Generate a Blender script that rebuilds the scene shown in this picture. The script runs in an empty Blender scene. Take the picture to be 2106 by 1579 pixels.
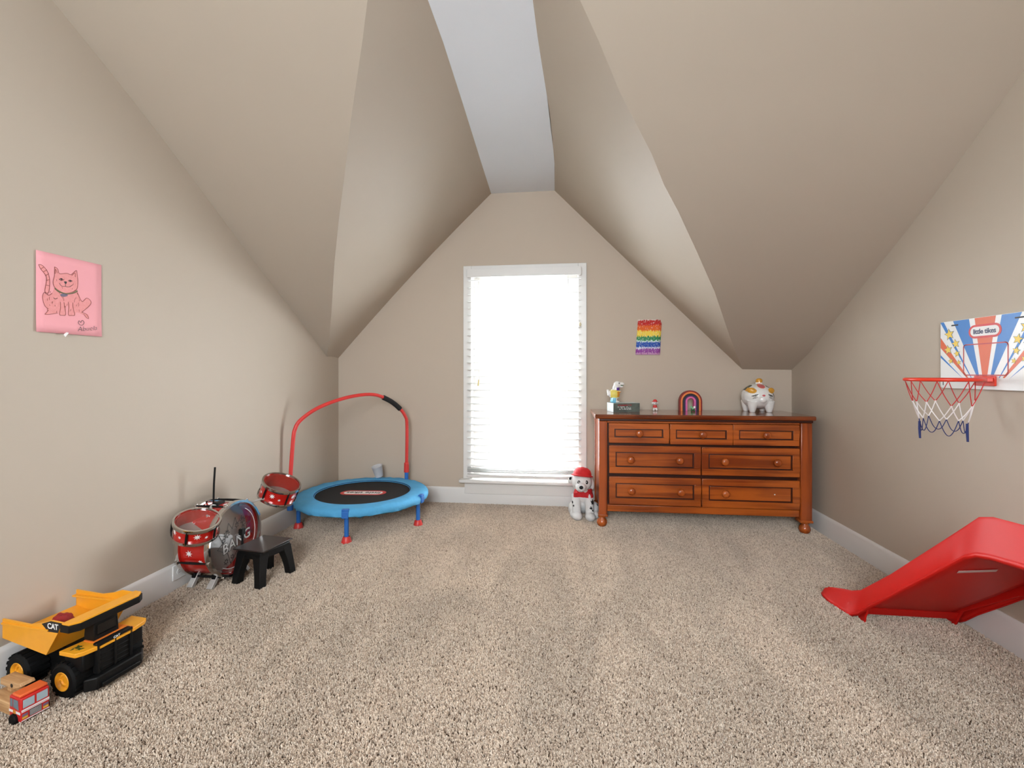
import bpy, math, random
from mathutils import Vector, Matrix, Euler, noise
random.seed(7)
sc = bpy.context.scene
col = sc.collection
PI = math.pi

# ---------------------------------------------------------------- camera, world, sun, exposure
H_CAM = 1.02
cd = bpy.data.cameras.new('camera'); cam = bpy.data.objects.new('camera', cd); col.objects.link(cam)
cam.location = (0, 0, H_CAM); cam.rotation_euler = (PI/2, 0, 0.1174)
cd.sensor_width = 36; cd.lens = 15.897; cd.shift_y = -0.01036; cd.clip_start = 0.02
sc.camera = cam
sc.view_settings.view_transform = 'Standard'; sc.view_settings.look = 'None'
sc.view_settings.gamma = 1; sc.view_settings.use_curve_mapping = False
sc.view_settings.exposure = 0.14

w = bpy.data.worlds.new('sky'); sc.world = w; w.use_nodes = True
bg = w.node_tree.nodes['Background']; bg.inputs[0].default_value = (0.90, 0.95, 1.0, 1); bg.inputs[1].default_value = 29.0
sl = bpy.data.lights.new('sun', 'SUN'); sl.energy = 35.0; sl.angle = 0.02; sl.color = (1, .95, .86)
so = bpy.data.objects.new('sun', sl); col.objects.link(so)
so.rotation_euler = Vector((.30, -.10, -.40)).to_track_quat('-Z', 'Y').to_euler()

# ---------------------------------------------------------------- helpers
def lin(c):
    o = []
    for x in c[:3]:
        x = x/255.0
        o.append(x/12.92 if x <= .04045 else ((x+.055)/1.055)**2.4)
    return (o[0], o[1], o[2], 1)

def mat(name, c, rough=.5, metal=0.0, var=.05, scale=30.0, bump=0.0, bscale=None, spec=.5, coat=0.0, trans=0.0, c2=None):
    m = bpy.data.materials.new(name); m.use_nodes = True
    nt = m.node_tree; b = nt.nodes['Principled BSDF']
    tc = nt.nodes.new('ShaderNodeTexCoord')
    nz = nt.nodes.new('ShaderNodeTexNoise'); nz.inputs['Scale'].default_value = scale; nz.inputs['Detail'].default_value = 4
    nt.links.new(tc.outputs['Object'], nz.inputs['Vector'])
    mx = nt.nodes.new('ShaderNodeMix'); mx.data_type = 'RGBA'
    a = lin(c)
    d = lin(c2) if c2 else tuple(max(0, x*(1-2*var)) for x in a[:3])+(1,)
    mx.inputs[6].default_value = d; mx.inputs[7].default_value = tuple(min(1, x*(1+var)) for x in a[:3])+(1,) if not c2 else a
    nt.links.new(nz.outputs['Fac'], mx.inputs[0]); nt.links.new(mx.outputs[2], b.inputs['Base Color'])
    b.inputs['Roughness'].default_value = rough; b.inputs['Metallic'].default_value = metal
    b.inputs['Specular IOR Level'].default_value = spec; b.inputs['Coat Weight'].default_value = coat
    if bump:
        n2 = nt.nodes.new('ShaderNodeTexNoise'); n2.inputs['Scale'].default_value = bscale or scale*3; n2.inputs['Detail'].default_value = 3
        nt.links.new(tc.outputs['Object'], n2.inputs['Vector'])
        bp = nt.nodes.new('ShaderNodeBump'); bp.inputs['Strength'].default_value = bump; bp.inputs['Distance'].default_value = .01
        nt.links.new(n2.outputs['Fac'], bp.inputs['Height']); nt.links.new(bp.outputs['Normal'], b.inputs['Normal'])
    return m

def glassy(name, tint=(1, 1, 1), refl=.12, rough=.02):
    m = bpy.data.materials.new(name); m.use_nodes = True; nt = m.node_tree; nt.nodes.clear()
    o = nt.nodes.new('ShaderNodeOutputMaterial'); t = nt.nodes.new('ShaderNodeBsdfTransparent'); g = nt.nodes.new('ShaderNodeBsdfGlossy')
    t.inputs[0].default_value = (*tint, 1); g.inputs['Roughness'].default_value = rough
    lw = nt.nodes.new('ShaderNodeLayerWeight'); lw.inputs[0].default_value = .5
    pw = nt.nodes.new('ShaderNodeMath'); pw.operation = 'POWER'; pw.inputs[1].default_value = 4.0; nt.links.new(lw.outputs['Facing'], pw.inputs[0])
    mr_ = nt.nodes.new('ShaderNodeMapRange'); mr_.inputs[3].default_value = refl; mr_.inputs[4].default_value = .7; nt.links.new(pw.outputs[0], mr_.inputs[0])
    mx = nt.nodes.new('ShaderNodeMixShader')
    nt.links.new(mr_.outputs[0], mx.inputs[0]); nt.links.new(t.outputs[0], mx.inputs[1]); nt.links.new(g.outputs[0], mx.inputs[2]); nt.links.new(mx.outputs[0], o.inputs[0])
    return m

def translucent(name, c, f=.4):
    m = bpy.data.materials.new(name); m.use_nodes = True; nt = m.node_tree; nt.nodes.clear()
    o = nt.nodes.new('ShaderNodeOutputMaterial'); d = nt.nodes.new('ShaderNodeBsdfDiffuse'); t = nt.nodes.new('ShaderNodeBsdfTranslucent')
    d.inputs[0].default_value = lin(c); t.inputs[0].default_value = lin(c)
    mx = nt.nodes.new('ShaderNodeMixShader'); mx.inputs[0].default_value = f
    nt.links.new(d.outputs[0], mx.inputs[1]); nt.links.new(t.outputs[0], mx.inputs[2]); nt.links.new(mx.outputs[0], o.inputs[0])
    return m

def wood(name, light, dark, axis='X', rough=.3, coat=.3, sc_=1.0):
    m = bpy.data.materials.new(name); m.use_nodes = True; nt = m.node_tree; b = nt.nodes['Principled BSDF']
    tc = nt.nodes.new('ShaderNodeTexCoord'); mp = nt.nodes.new('ShaderNodeMapping')
    s = {'X': (1.6, 26, 26), 'Y': (26, 1.6, 26), 'Z': (26, 26, 1.6)}[axis]
    mp.inputs['Scale'].default_value = tuple(q*sc_ for q in s); nt.links.new(tc.outputs['Object'], mp.inputs[0])
    n1 = nt.nodes.new('ShaderNodeTexNoise'); n1.inputs['Scale'].default_value = 1.0; n1.inputs['Detail'].default_value = 6; n1.inputs['Distortion'].default_value = .6
    nt.links.new(mp.outputs[0], n1.inputs['Vector'])
    n2 = nt.nodes.new('ShaderNodeTexNoise'); n2.inputs['Scale'].default_value = 3.0; nt.links.new(tc.outputs['Object'], n2.inputs['Vector'])
    vo = nt.nodes.new('ShaderNodeTexVoronoi'); vo.inputs['Scale'].default_value = 4.5*sc_; nt.links.new(tc.outputs['Object'], vo.inputs['Vector'])
    kr = nt.nodes.new('ShaderNodeMapRange'); kr.inputs[1].default_value = .03; kr.inputs[2].default_value = .07; kr.inputs[3].default_value = .55; kr.inputs[4].default_value = 1.0
    nt.links.new(vo.outputs['Distance'], kr.inputs[0])
    ad = nt.nodes.new('ShaderNodeMath'); ad.operation = 'MULTIPLY_ADD'; ad.inputs[1].default_value = .6
    nt.links.new(n2.outputs['Fac'], ad.inputs[0]); nt.links.new(n1.outputs['Fac'], ad.inputs[2])
    sb = nt.nodes.new('ShaderNodeMath'); sb.operation = 'SUBTRACT'; sb.inputs[1].default_value = .3; nt.links.new(ad.outputs[0], sb.inputs[0])
    rp = nt.nodes.new('ShaderNodeValToRGB'); rp.color_ramp.elements[0].position = .32; rp.color_ramp.elements[1].position = .62
    rp.color_ramp.elements[0].color = lin(dark); rp.color_ramp.elements[1].color = lin(light); nt.links.new(sb.outputs[0], rp.inputs[0])
    ml = nt.nodes.new('ShaderNodeMix'); ml.data_type = 'RGBA'; ml.blend_type = 'MULTIPLY'; ml.inputs[0].default_value = 1
    nt.links.new(rp.outputs[0], ml.inputs[6]); nt.links.new(kr.outputs[0], ml.inputs[7]); nt.links.new(ml.outputs[2], b.inputs['Base Color'])
    b.inputs['Roughness'].default_value = rough; b.inputs['Coat Weight'].default_value = coat; b.inputs['Coat Roughness'].default_value = .15
    return m

class MB:
    def __init__(s): s.v = []; s.f = []; s.m = []
    def add(s, vs, fs, mi=0):
        o = len(s.v); s.v += [tuple(p) for p in vs]; s.f += [tuple(i+o for i in q) for q in fs]; s.m += [mi]*len(fs); return s
    def box(s, c, d, rot=None, mi=0, taper=1.0):
        x, y, z = d[0]/2, d[1]/2, d[2]/2
        vs = [Vector((sx*x*(taper if sz > 0 else 1), sy*y*(taper if sz > 0 else 1), sz*z)) for sz in (-1, 1) for sy in (-1, 1) for sx in (-1, 1)]
        R = Euler(rot).to_matrix() if rot else Matrix.Identity(3)
        return s.add([R@p+Vector(c) for p in vs], [(0, 2, 3, 1), (4, 5, 7, 6), (0, 1, 5, 4), (2, 6, 7, 3), (0, 4, 6, 2), (1, 3, 7, 5)], mi)
    def b2(s, x0, x1, y0, y1, z0, z1, mi=0): return s.box(((x0+x1)/2, (y0+y1)/2, (z0+z1)/2), (x1-x0, y1-y0, z1-z0), mi=mi)
    def prism(s, poly, fn0, fn1, mi=0):
        n = len(poly); vs = [fn0(*p) for p in poly]+[fn1(*p) for p in poly]
        return s.add(vs, [tuple(range(n))[::-1], tuple(range(n, 2*n))]+[(i, (i+1) % n, n+(i+1) % n, n+i) for i in range(n)], mi)
    def tube(s, path, r, n=10, closed=False, mi=0, caps=True):
        P = [Vector(p) for p in path]; k = len(P); rr = r if isinstance(r, (list, tuple)) else [r]*k
        up = None; vs = []
        for i, p in enumerate(P):
            if closed: t = P[(i+1) % k]-P[i-1]
            else: t = P[min(i+1, k-1)]-P[max(i-1, 0)]
            t.normalize()
            if up is None:
                up = Vector((0, 0, 1)) if abs(t.z) < .9 else Vector((1, 0, 0))
            up = (up-t*up.dot(t))
            if up.length < 1e-6: up = t.orthogonal()
            up.normalize(); q = t.cross(up)
            for j in range(n):
                a = 2*PI*j/n; vs.append(p+(up*math.cos(a)+q*math.sin(a))*rr[i])
        fs = []
        for i in range(k if closed else k-1):
            a, b = i*n, ((i+1) % k)*n
            fs += [(a+j, a+(j+1) % n, b+(j+1) % n, b+j) for j in range(n)]
        if not closed and caps: fs += [tuple(range(n))[::-1], tuple(range((k-1)*n, k*n))]
        return s.add(vs, fs, mi)
    def cyl(s, p0, p1, r0, r1=None, n=24, mi=0, caps=True): return s.tube([p0, p1], [r0, r0 if r1 is None else r1], n, mi=mi, caps=caps)
    def lathe(s, prof, n=32, M=None, mi=0, closed=False):
        M = M or Matrix.Identity(4); vs = []; k = len(prof)
        for r, z in prof:
            for j in range(n): a = 2*PI*j/n; vs.append(M@Vector((r*math.cos(a), r*math.sin(a), z)))
        fs = []
        for i in range(k if closed else k-1):
            a, b = i*n, ((i+1) % k)*n; fs += [(a+j, a+(j+1) % n, b+(j+1) % n, b+j) for j in range(n)]
        if not closed:
            if prof[0][0] > 1e-6: fs.append(tuple(range(n))[::-1])
            if prof[-1][0] > 1e-6: fs.append(tuple(range((k-1)*n, k*n)))
        return s.add(vs, fs, mi)
    def ell(s, c, r, rot=None, nu=20, nv=12, mi=0):
        R = Euler(rot).to_matrix() if rot else Matrix.Identity(3); r = r if isinstance(r, (list, tuple)) else (r, r, r)
        vs = [R@Vector((0, 0, -r[2]))+Vector(c)]
        for i in range(1, nv):
            a = -PI/2+PI*i/nv
            for j in range(nu): b = 2*PI*j/nu; vs.append(R@Vector((r[0]*math.cos(a)*math.cos(b), r[1]*math.cos(a)*math.sin(b), r[2]*math.sin(a)))+Vector(c))
        vs.append(R@Vector((0, 0, r[2]))+Vector(c)); L = len(vs)-1
        fs = [(0, 1+(j+1) % nu, 1+j) for j in range(nu)]
        for i in range(nv-2): fs += [(1+i*nu+j, 1+i*nu+(j+1) % nu, 1+(i+1)*nu+(j+1) % nu, 1+(i+1)*nu+j) for j in range(nu)]
        o = 1+(nv-2)*nu; fs += [(o+j, o+(j+1) % nu, L) for j in range(nu)]
        return s.add(vs, fs, mi)
    def grid(s, rows, mi=0):
        k = len(rows[0]); vs = [p for r in rows for p in r]
        return s.add(vs, [(i*k+j, i*k+j+1, (i+1)*k+j+1, (i+1)*k+j) for i in range(len(rows)-1) for j in range(k-1)], mi)
    def build(s, name, mats, parent=None, smooth=35, bevel=0, seg=2, solid=None):
        me = bpy.data.meshes.new(name); me.from_pydata(s.v, [], s.f)
        mats = mats if isinstance(mats, (list, tuple)) else [mats]
        for m in mats: me.materials.append(m)
        if len(mats) > 1:
            for p, i in zip(me.polygons, s.m): p.material_index = i
        me.validate(); me.update()
        return link(name, me, parent, smooth, bevel, seg, solid)

def fix_normals(me):
    import bmesh
    bm = bmesh.new(); bm.from_mesh(me); bmesh.ops.remove_doubles(bm, verts=bm.verts, dist=1e-6); bmesh.ops.recalc_face_normals(bm, faces=bm.faces); bm.to_mesh(me); bm.free()

def link(name, me, parent=None, smooth=35, bevel=0, seg=2, solid=None):
    fix_normals(me)
    if smooth:
        me.shade_smooth(); me.set_sharp_from_angle(angle=math.radians(smooth))
    o = bpy.data.objects.new(name, me); col.objects.link(o)
    if parent: o.parent = parent
    if solid:
        md = o.modifiers.new('solid', 'SOLIDIFY'); md.thickness = solid; md.offset = 0
    if bevel:
        md = o.modifiers.new('bevel', 'BEVEL'); md.width = bevel; md.segments = seg; md.limit_method = 'ANGLE'; md.angle_limit = math.radians(40)
    return o

def thing(name, label, cat, loc, rz=0, group=None):
    o = bpy.data.objects.new(name, None); col.objects.link(o); o.empty_display_size = .05
    o.location = loc; o.rotation_euler = (0, 0, rz); o['label'] = label; o['category'] = cat
    if group: o['group'] = group
    return o
def tag(o, label, cat, group=None):
    o['label'] = label; o['category'] = cat
    if group: o['group'] = group
    return o
def structure(o, label=None):
    o['kind'] = 'structure'
    if label: o['label'] = label
    return o

def text(name, body, size, m, parent, M, extrude=.0004, offset=0.0, spacing=1.0, shear=0.0, sx=1.0):
    c = bpy.data.curves.new(name, 'FONT'); c.body = body; c.size = size; c.extrude = extrude; c.offset = offset
    c.align_x = 'CENTER'; c.align_y = 'CENTER'; c.space_character = spacing; c.shear = shear; c.resolution_u = 4
    t = bpy.data.objects.new('tmp', c); col.objects.link(t); bpy.context.view_layer.update()
    me = bpy.data.meshes.new_from_object(t.evaluated_get(bpy.context.evaluated_depsgraph_get()))
    bpy.data.objects.remove(t); bpy.data.curves.remove(c)
    me.transform(M @ Matrix.Diagonal((sx, 1, 1, 1))); me.materials.clear(); me.materials.append(m)
    o = bpy.data.objects.new(name, me); me.name = name; col.objects.link(o); o.parent = parent
    return o

def frame(origin, ex, ey):          # matrix whose local x, y axes are ex, ey
    ex = Vector(ex).normalized(); ey = Vector(ey).normalized(); ez = ex.cross(ey)
    M = Matrix((ex, ey, ez)).transposed().to_4x4(); M.translation = Vector(origin); return M

def flat(poly, M, z0, z1, mb=None, mi=0):     # thin slab of polygon in the frame M
    mb = mb or MB()
    return mb.prism(poly, lambda a, b: M@Vector((a, b, z0)), lambda a, b: M@Vector((a, b, z1)), mi)

def ribbon(pts, wd, M, z0, z1, mb, mi=0):
    n = len(pts)
    for i in range(n-1):
        a, b = Vector(pts[i]), Vector(pts[i+1]); t = (b-a)
        if t.length < 1e-7: continue
        t.normalize(); q = Vector((-t.y, t.x))*wd/2; e = t*wd*.3
        flat([tuple(a-e-q), tuple(b+e-q), tuple(b+e+q), tuple(a-e+q)], M, z0, z1, mb, mi)
    return mb

def stadium(hw, hh, n=10, cx=0, cy=0):
    r = hh; o = []
    for i in range(n+1): a = -PI/2+PI*i/n; o.append((cx+hw-r+r*math.cos(a), cy+r*math.sin(a)))
    for i in range(n+1): a = PI/2+PI*i/n; o.append((cx-hw+r+r*math.cos(a), cy+r*math.sin(a)))
    return o
def star(cx, cy, R, n=5, k=.45, rot=PI/2):
    return [(cx+(R if i % 2 == 0 else R*k)*math.cos(rot+PI*i/n), cy+(R if i % 2 == 0 else R*k)*math.sin(rot+PI*i/n)) for i in range(2*n)]

def blob(name, mb, vox, mats, fn, parent, smooth_it=3):
    """ellipsoids and tubes fused into one continuous surface; fn(p) picks the paint"""
    me = bpy.data.meshes.new(name); me.from_pydata(mb.v, [], mb.f); fix_normals(me)
    t = bpy.data.objects.new('tmp', me); col.objects.link(t)
    r = t.modifiers.new('r', 'REMESH'); r.mode = 'VOXEL'; r.voxel_size = vox
    s = t.modifiers.new('s', 'SMOOTH'); s.iterations = smooth_it; s.factor = .5
    bpy.context.view_layer.update()
    m2 = bpy.data.meshes.new_from_object(t.evaluated_get(bpy.context.evaluated_depsgraph_get()))
    bpy.data.objects.remove(t); bpy.data.meshes.remove(me)
    m2.name = name; m2.materials.clear()
    for m in mats: m2.materials.append(m)
    if len(mats) > 1:
        for p in m2.polygons: p.material_index = fn(p.center)
    m2.shade_smooth()
    o = bpy.data.objects.new(name, m2); col.objects.link(o)
    if parent: o.parent = parent
    return o

# ---------------------------------------------------------------- materials
WALL = mat('greige_wall_paint', (189, 176, 160), rough=.62, var=.015, scale=2.0, bump=.12, bscale=9.0, spec=.3)
WALL_LIT = mat('greige_wall_paint_lit', (195, 180, 163), rough=.62, var=.015, scale=2.0, bump=.10, bscale=9.0, spec=.3)  # same greige paint as WALL, lightened to carry fill light on the back wall
CEILW = mat('white_ceiling_paint', (240, 245, 252), rough=.7, var=.01, scale=3.0, bump=.08, bscale=12, spec=.2)
TRIM = mat('white_trim_paint', (226, 223, 219), rough=.35, var=.02, scale=6.0, bump=.04, bscale=30)
WHITE = mat('white_plastic', (235, 235, 233), rough=.3, var=.01)
SLAT = translucent('white_blind_slat', (216, 215, 212), .06)
GLASS = glassy('window_glass', (.97, .98, .98), .05)
CLEAR = glassy('clear_drum_plastic', (.95, .95, .95), .09, .03)
CLEARTOM = glassy('clear_tom_plastic', (.97, .97, .97), .06, .04)
RED = mat('red_slide_plastic', (208, 32, 26), rough=.40, var=.02, spec=.16)
REDTUBE = mat('red_painted_tube', (217, 60, 56), rough=.35, var=.02)
DRUMRED = mat('red_drum_shell', (190, 26, 18), rough=.22, var=.03, coat=.4)
HOOPRED = mat('orange_red_plastic', (226, 60, 38), rough=.3, var=.02)
BLUEF = mat('light_blue_fabric', (84, 168, 216), rough=.8, var=.10, scale=14, bump=.25, bscale=40)
BLUEP = mat('blue_painted_tube', (45, 110, 190), rough=.35, var=.03)
NAVYE = mat('navy_edge_binding', (22, 48, 98), rough=.8)
BLACKM = mat('black_woven_mat', (20, 19, 19), rough=.85, var=.1, scale=300, bump=.1, bscale=600)
BLACKP = mat('black_plastic', (13, 13, 13), rough=.5, var=.1, spec=.25)
FOAM = mat('black_foam', (26, 26, 27), rough=.9)
CHROME = mat('chrome', (214, 212, 210), rough=.12, metal=1, var=.01)
SILVER = mat('silver_plastic', (206, 204, 200), rough=.35, metal=.4, var=.02)
GREYHEAD = mat('grey_back_head', (168, 160, 152), rough=.35, var=.03)
PRINTW = mat('white_print', (238, 236, 234), rough=.5, var=.01)
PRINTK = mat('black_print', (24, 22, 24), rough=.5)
NAVY = mat('navy_print', (24, 28, 78), rough=.4)
YEL = mat('yellow_toy_plastic', (240, 164, 38), rough=.4, var=.05, scale=25)
ORG = mat('orange_toy_plastic', (232, 122, 44), rough=.4, var=.04)
TIRE = mat('black_tyre_plastic', (12, 12, 12), rough=.65, var=.1, spec=.2)
LOGORED = mat('logo_red', (206, 44, 40), rough=.4, var=.02)
PINE = wood('stained_pine_x', (184, 92, 30), (128, 54, 13), 'X')
PINEZ = wood('stained_pine_z', (168, 78, 28), (112, 44, 13), 'Z')
PINETOP = wood('stained_pine_top', (146, 70, 30), (92, 38, 16), 'X', rough=.16, coat=.6)
PINEBALL = wood('stained_pine_turned', (190, 96, 40), (140, 62, 22), 'Z', rough=.22, coat=.5)
GLAZE = mat('dark_glaze', (62, 24, 9), rough=.4)
RAWWOOD = wood('raw_wood', (214, 172, 124), (176, 130, 84), 'X', rough=.6, coat=0, sc_=3)

# ---------------------------------------------------------------- room
XL, XR, D, FY, TOP = -1.8277, 1.6226, 3.4786, -1.7, 2.75
# profile of the main roof slope along each side wall (y, z)
PL = [(1.31, 2.42), (1.5346, 2.294), (1.7821, 2.1457), (2.044, 1.9748), (2.4659, 1.6891), (2.8471, 1.4507), (3.2127, 1.2092), (3.2965, 1.15)]
PR = [(1.34, 2.42), (1.6, 2.25), (1.8134, 2.10), (2.0187, 1.945), (2.2665, 1.7683), (2.7529, 1.4623), (3.2374, 1.16), (D, 1.045)]
def interp(x, P):
    for (a, za), (b, zb) in zip(P, P[1:]):
        if x <= b: return za+(zb-za)*(x-a)/(b-a)
    return P[-1][1]
RL = [(-.56, 1.31, 2.42), (-.749, 1.603, 2.251), (-.828, 1.718, 2.179), (-.908, 1.835, 2.104), (-1.03, 2.024, 1.977), (-1.177, 2.245, 1.829), (-1.335, 2.494, 1.665), (-1.554, 2.864, 1.436), (-1.718, 3.132, 1.261), (XL, 3.2965, 1.15)]
RR = [(-.09, 1.34, 2.42), (.121, 1.656, 2.215), (.212, 1.803, 2.117), (.269, 1.878, 2.064), (.370, 2.010, 1.968), (.448, 2.133, 1.881), (.539, 2.251, 1.797), (.670, 2.443, 1.670), (.855, 2.726, 1.490), (1.057, 3.079, 1.265), (1.167, 3.261, 1.152), (1.285, D, 1.05)]
SL = [(1.31, -.51), (1.8627, -.5134), (2.2886, -.528), (2.9645, -.555), (D, -.574)]       # flat strip edges (y, x)
SR = [(1.31, -.135), (1.9098, -.1136), (2.4422, -.0832), (3.0079, -.0694), (D, -.0815)]

# floor, walls
fb = MB(); fb.b2(XL-.12, XR+.12, FY-.12, D+.12, -.1, 0)
CARPETBASE = mat('carpet_backing', (128, 110, 94), rough=1, var=.12, scale=90, bump=.6, bscale=260, spec=.05)
floor = structure(fb.build('floor', CARPETBASE, smooth=0))
structure(MB().b2(XL-.12, XL, FY-.12, D+.12, 0, TOP).build('wall_left', WALL, smooth=0))
structure(MB().b2(XR, XR+.12, FY-.12, D+.12, 0, TOP).build('wall_right', WALL, smooth=0))
WX0, WX1, WZ0, WZ1 = -.735, .105, .19, 1.80        # window opening
wb = MB(); wb.b2(XL, WX0, D, D+.12, 0, TOP); wb.b2(WX1, XR, D, D+.12, 0, TOP); wb.b2(WX0, WX1, D, D+.12, 0, WZ0); wb.b2(WX0, WX1, D, D+.12, WZ1, TOP)
structure(wb.build('wall_back', WALL_LIT, smooth=0))
GX0, GX1, GZ0, GZ1 = -1.10, .40, 1.20, 2.36
wf = MB(); wf.b2(XL, GX0, FY-.12, FY, 0, TOP); wf.b2(GX1, XR, FY-.12, FY, 0, TOP); wf.b2(GX0, GX1, FY-.12, FY, 0, GZ0); wf.b2(GX0, GX1, FY-.12, FY, GZ1, TOP)
structure(wf.build('wall_front', WALL, smooth=0))

# ceiling: flat strip plus main slope and dormer slopes
cb = MB()
ys = [p[0] for p in SL]
cb.grid([[(interp(y, SL), y, 2.42), (interp(y, SR), y, 2.42)] for y in ys])
cb.add([(XL, FY, 2.42), (XR, FY, 2.42), (XR, 1.34, 2.42), (-.09, 1.34, 2.42), (-.135, 1.31, 2.42), (-.51, 1.31, 2.42), (-.56, 1.31, 2.42), (XL, 1.31, 2.42)], [(0, 1, 2, 3, 4, 5, 6, 7)])
ceil = structure(cb.build('ceiling', CEILW, smooth=0))
mb = MB(); N = 6
mb.grid([[(XL+(x-XL)*j/N, y, interp(y, PL)+(z-interp(y, PL))*j/N) for j in range(N+1)] for x, y, z in RL[:-1]])
i0 = RL[-2]; mb.add([(XL, i0[1], interp(i0[1], PL)), i0, (XL, 3.2965, 1.15)], [(0, 1, 2)])
mb.grid([[(x+(XR-x)*j/N, y, z+(interp(y, PR)-z)*j/N) for j in range(N+1)] for x, y, z in RR])
mb.build('main_slope', WALL, ceil, smooth=25)
def dormer(ridge, S, wallside):
    rows = []; K = 12
    pts = list(ridge)
    if wallside: pts += [(XL, 3.35, 1.152), (XL, 3.42, 1.149), (XL, D, 1.145)]
    for x, y, z in pts:
        sx = interp(y, S); r = []
        f = max(0, (y-2.2)/(D-2.2))
        for j in range(K+1):
            t = j/K; b = .028*math.sin(PI*t)*f*(1 if wallside else -.2)
            r.append((x+(sx-x)*t, y, z+(2.42-z)*t+b))
        rows.append(r)
    return MB().grid(rows)
dormer(RL, SL, True).build('dormer_slope', WALL, ceil, smooth=30)
dormer(RR, SR, False).build('dormer_slope', WALL, ceil, smooth=30)
# added flat cover, out of view, stops sky light leaking past the plaster
structure(MB().b2(XL-.12, XR+.12, FY-.12, D+.12, TOP, TOP+.08).build('ceiling_light_block', WALL, smooth=0))

# baseboards
def baseboard(name, p0, p1, nrm):
    a, b = Vector(p0), Vector(p1); n = Vector(nrm); m = MB()
    prof = [(0, 0), (.013, 0), (.013, .112), (.009, .122), (.004, .1285), (0, .1285)]
    m.prism(prof, lambda d, z: a+n*d+Vector((0, 0, z)), lambda d, z: b+n*d+Vector((0, 0, z)))
    return structure(m.build(name, TRIM, smooth=30))
baseboard('baseboard_left', (XL, FY, 0), (XL, D, 0), (1, 0, 0))
baseboard('baseboard_right', (XR, FY, 0), (XR, D, 0), (-1, 0, 0))
baseboard('baseboard_back', (XL+.013, D, 0), (XR-.013, D, 0), (0, -1, 0))
baseboard('baseboard_front', (XL+.013, FY, 0), (XR-.013, FY, 0), (0, 1, 0))

# window in the back wall
wt = bpy.data.objects.new('window_1', None); col.objects.link(wt); wt.location = (-.315, D, .19); structure(wt, 'white double-hung window in the gable wall')
def wpart(mb, name, m, par=None, **k):
    mb.v = [(x+.315, y-D, z-.19) for x, y, z in mb.v]; return mb.build(name, m, par or wt, **k)
CX0, CX1, CT = -.791, .160, 1.857
wpart(MB().b2(CX0, WX0+.008, D-.018, D, .20, CT), 'casing', TRIM, bevel=.003)
wpart(MB().b2(WX1-.008, CX1, D-.018, D, .20, CT), 'casing', TRIM, bevel=.003)
wpart(MB().b2(WX0+.008, WX1-.008, D-.018, D, 1.795, CT), 'casing', TRIM, bevel=.003)
wpart(MB().b2(CX0-.028, CX1+.028, D-.058, D+.05, .172, .198), 'sill', TRIM, bevel=.008, seg=3)
wpart(MB().b2(CX0+.01, CX1, D-.020, D, .085, .171), 'apron', TRIM, bevel=.002)
jb = MB(); jb.b2(WX0, WX0+.012, D, D+.118, WZ0, WZ1); jb.b2(WX1-.012, WX1, D, D+.118, WZ0, WZ1); jb.b2(WX0, WX1, D, D+.118, WZ1-.012, WZ1); jb.b2(WX0, WX1, D+.05, D+.118, WZ0, WZ0+.012)
wpart(jb, 'jamb', TRIM)
def sash(z0, z1, y):
    s = MB(); a, b = WX0+.012, WX1-.012
    s.b2(a, a+.13, y, y+.03, z0, z1); s.b2(b-.12, b, y, y+.03, z0, z1); s.b2(a+.13, b-.12, y, y+.03, z1-.05, z1); s.b2(a+.13, b-.12, y, y+.03, z0, z0+.05)
    o = wpart(s, 'sash', TRIM)
    wpart(MB().b2(a+.128, b-.118, y+.012, y+.016, z0+.048, z1-.048), 'pane', GLASS, o)
sash(.202, 1.02, D+.052); sash(.98, 1.788, D+.084)
sliver = MB(); sliver.prism([(-.06, 0), (-.02, .004), (.03, .003), (.055, 0), (.02, -.003), (-.03, -.003)], lambda a, b: (-.44+a, D-.036+b, .1982), lambda a, b: (-.44+a, D-.036+b, .1986))  # thin dark sliver lying flat on the sill
wpart(sliver, 'dark_sliver', PRINTK)

# added window behind the camera, out of view, sized and placed for fill light
w2 = bpy.data.objects.new('fill_window', None); col.objects.link(w2); w2.location = (0, FY, GZ0); structure(w2, 'added unseen fill light window in the front wall')
def w2part(mb, name, m): mb.v = [(x, y-FY, z-GZ0) for x, y, z in mb.v]; return mb.build(name, m, w2)
s = MB(); s.b2(GX0, GX0+.05, FY-.08, FY+.015, GZ0, GZ1); s.b2(GX1-.05, GX1, FY-.08, FY+.015, GZ0, GZ1); s.b2(GX0+.05, GX1-.05, FY-.08, FY+.015, GZ1-.05, GZ1); s.b2(GX0+.05, GX1-.05, FY-.08, FY+.015, GZ0, GZ0+.05); s.b2(-.375, -.325, FY-.08, FY+.0, GZ0+.05, GZ1-.05)
w2part(s, 'frame', TRIM)
w2part(MB().b2(GX0+.04, -.37, FY-.05, FY-.046, GZ0+.04, GZ1-.04), 'pane', GLASS); w2part(MB().b2(-.33, GX1-.04, FY-.05, FY-.046, GZ0+.04, GZ1-.04), 'pane', GLASS)
# sky portals in the back window and the added fill window (sampling only)
def portal(name, loc, rx, sx, sy):
    l = bpy.data.lights.new(name, 'AREA'); l.shape = 'RECTANGLE'; l.size = sx; l.size_y = sy
    l.cycles.is_portal = True
    o = bpy.data.objects.new(name, l); col.objects.link(o); o.location = loc; o.rotation_euler = (rx, 0, 0)
portal('window_portal_back', ((WX0+WX1)/2, D+.125, 1.0), -PI/2, .84, 1.62)
portal('fill_window_portal', ((GX0+GX1)/2, FY-.13, 1.78), PI/2, 1.5, 1.16)

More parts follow.
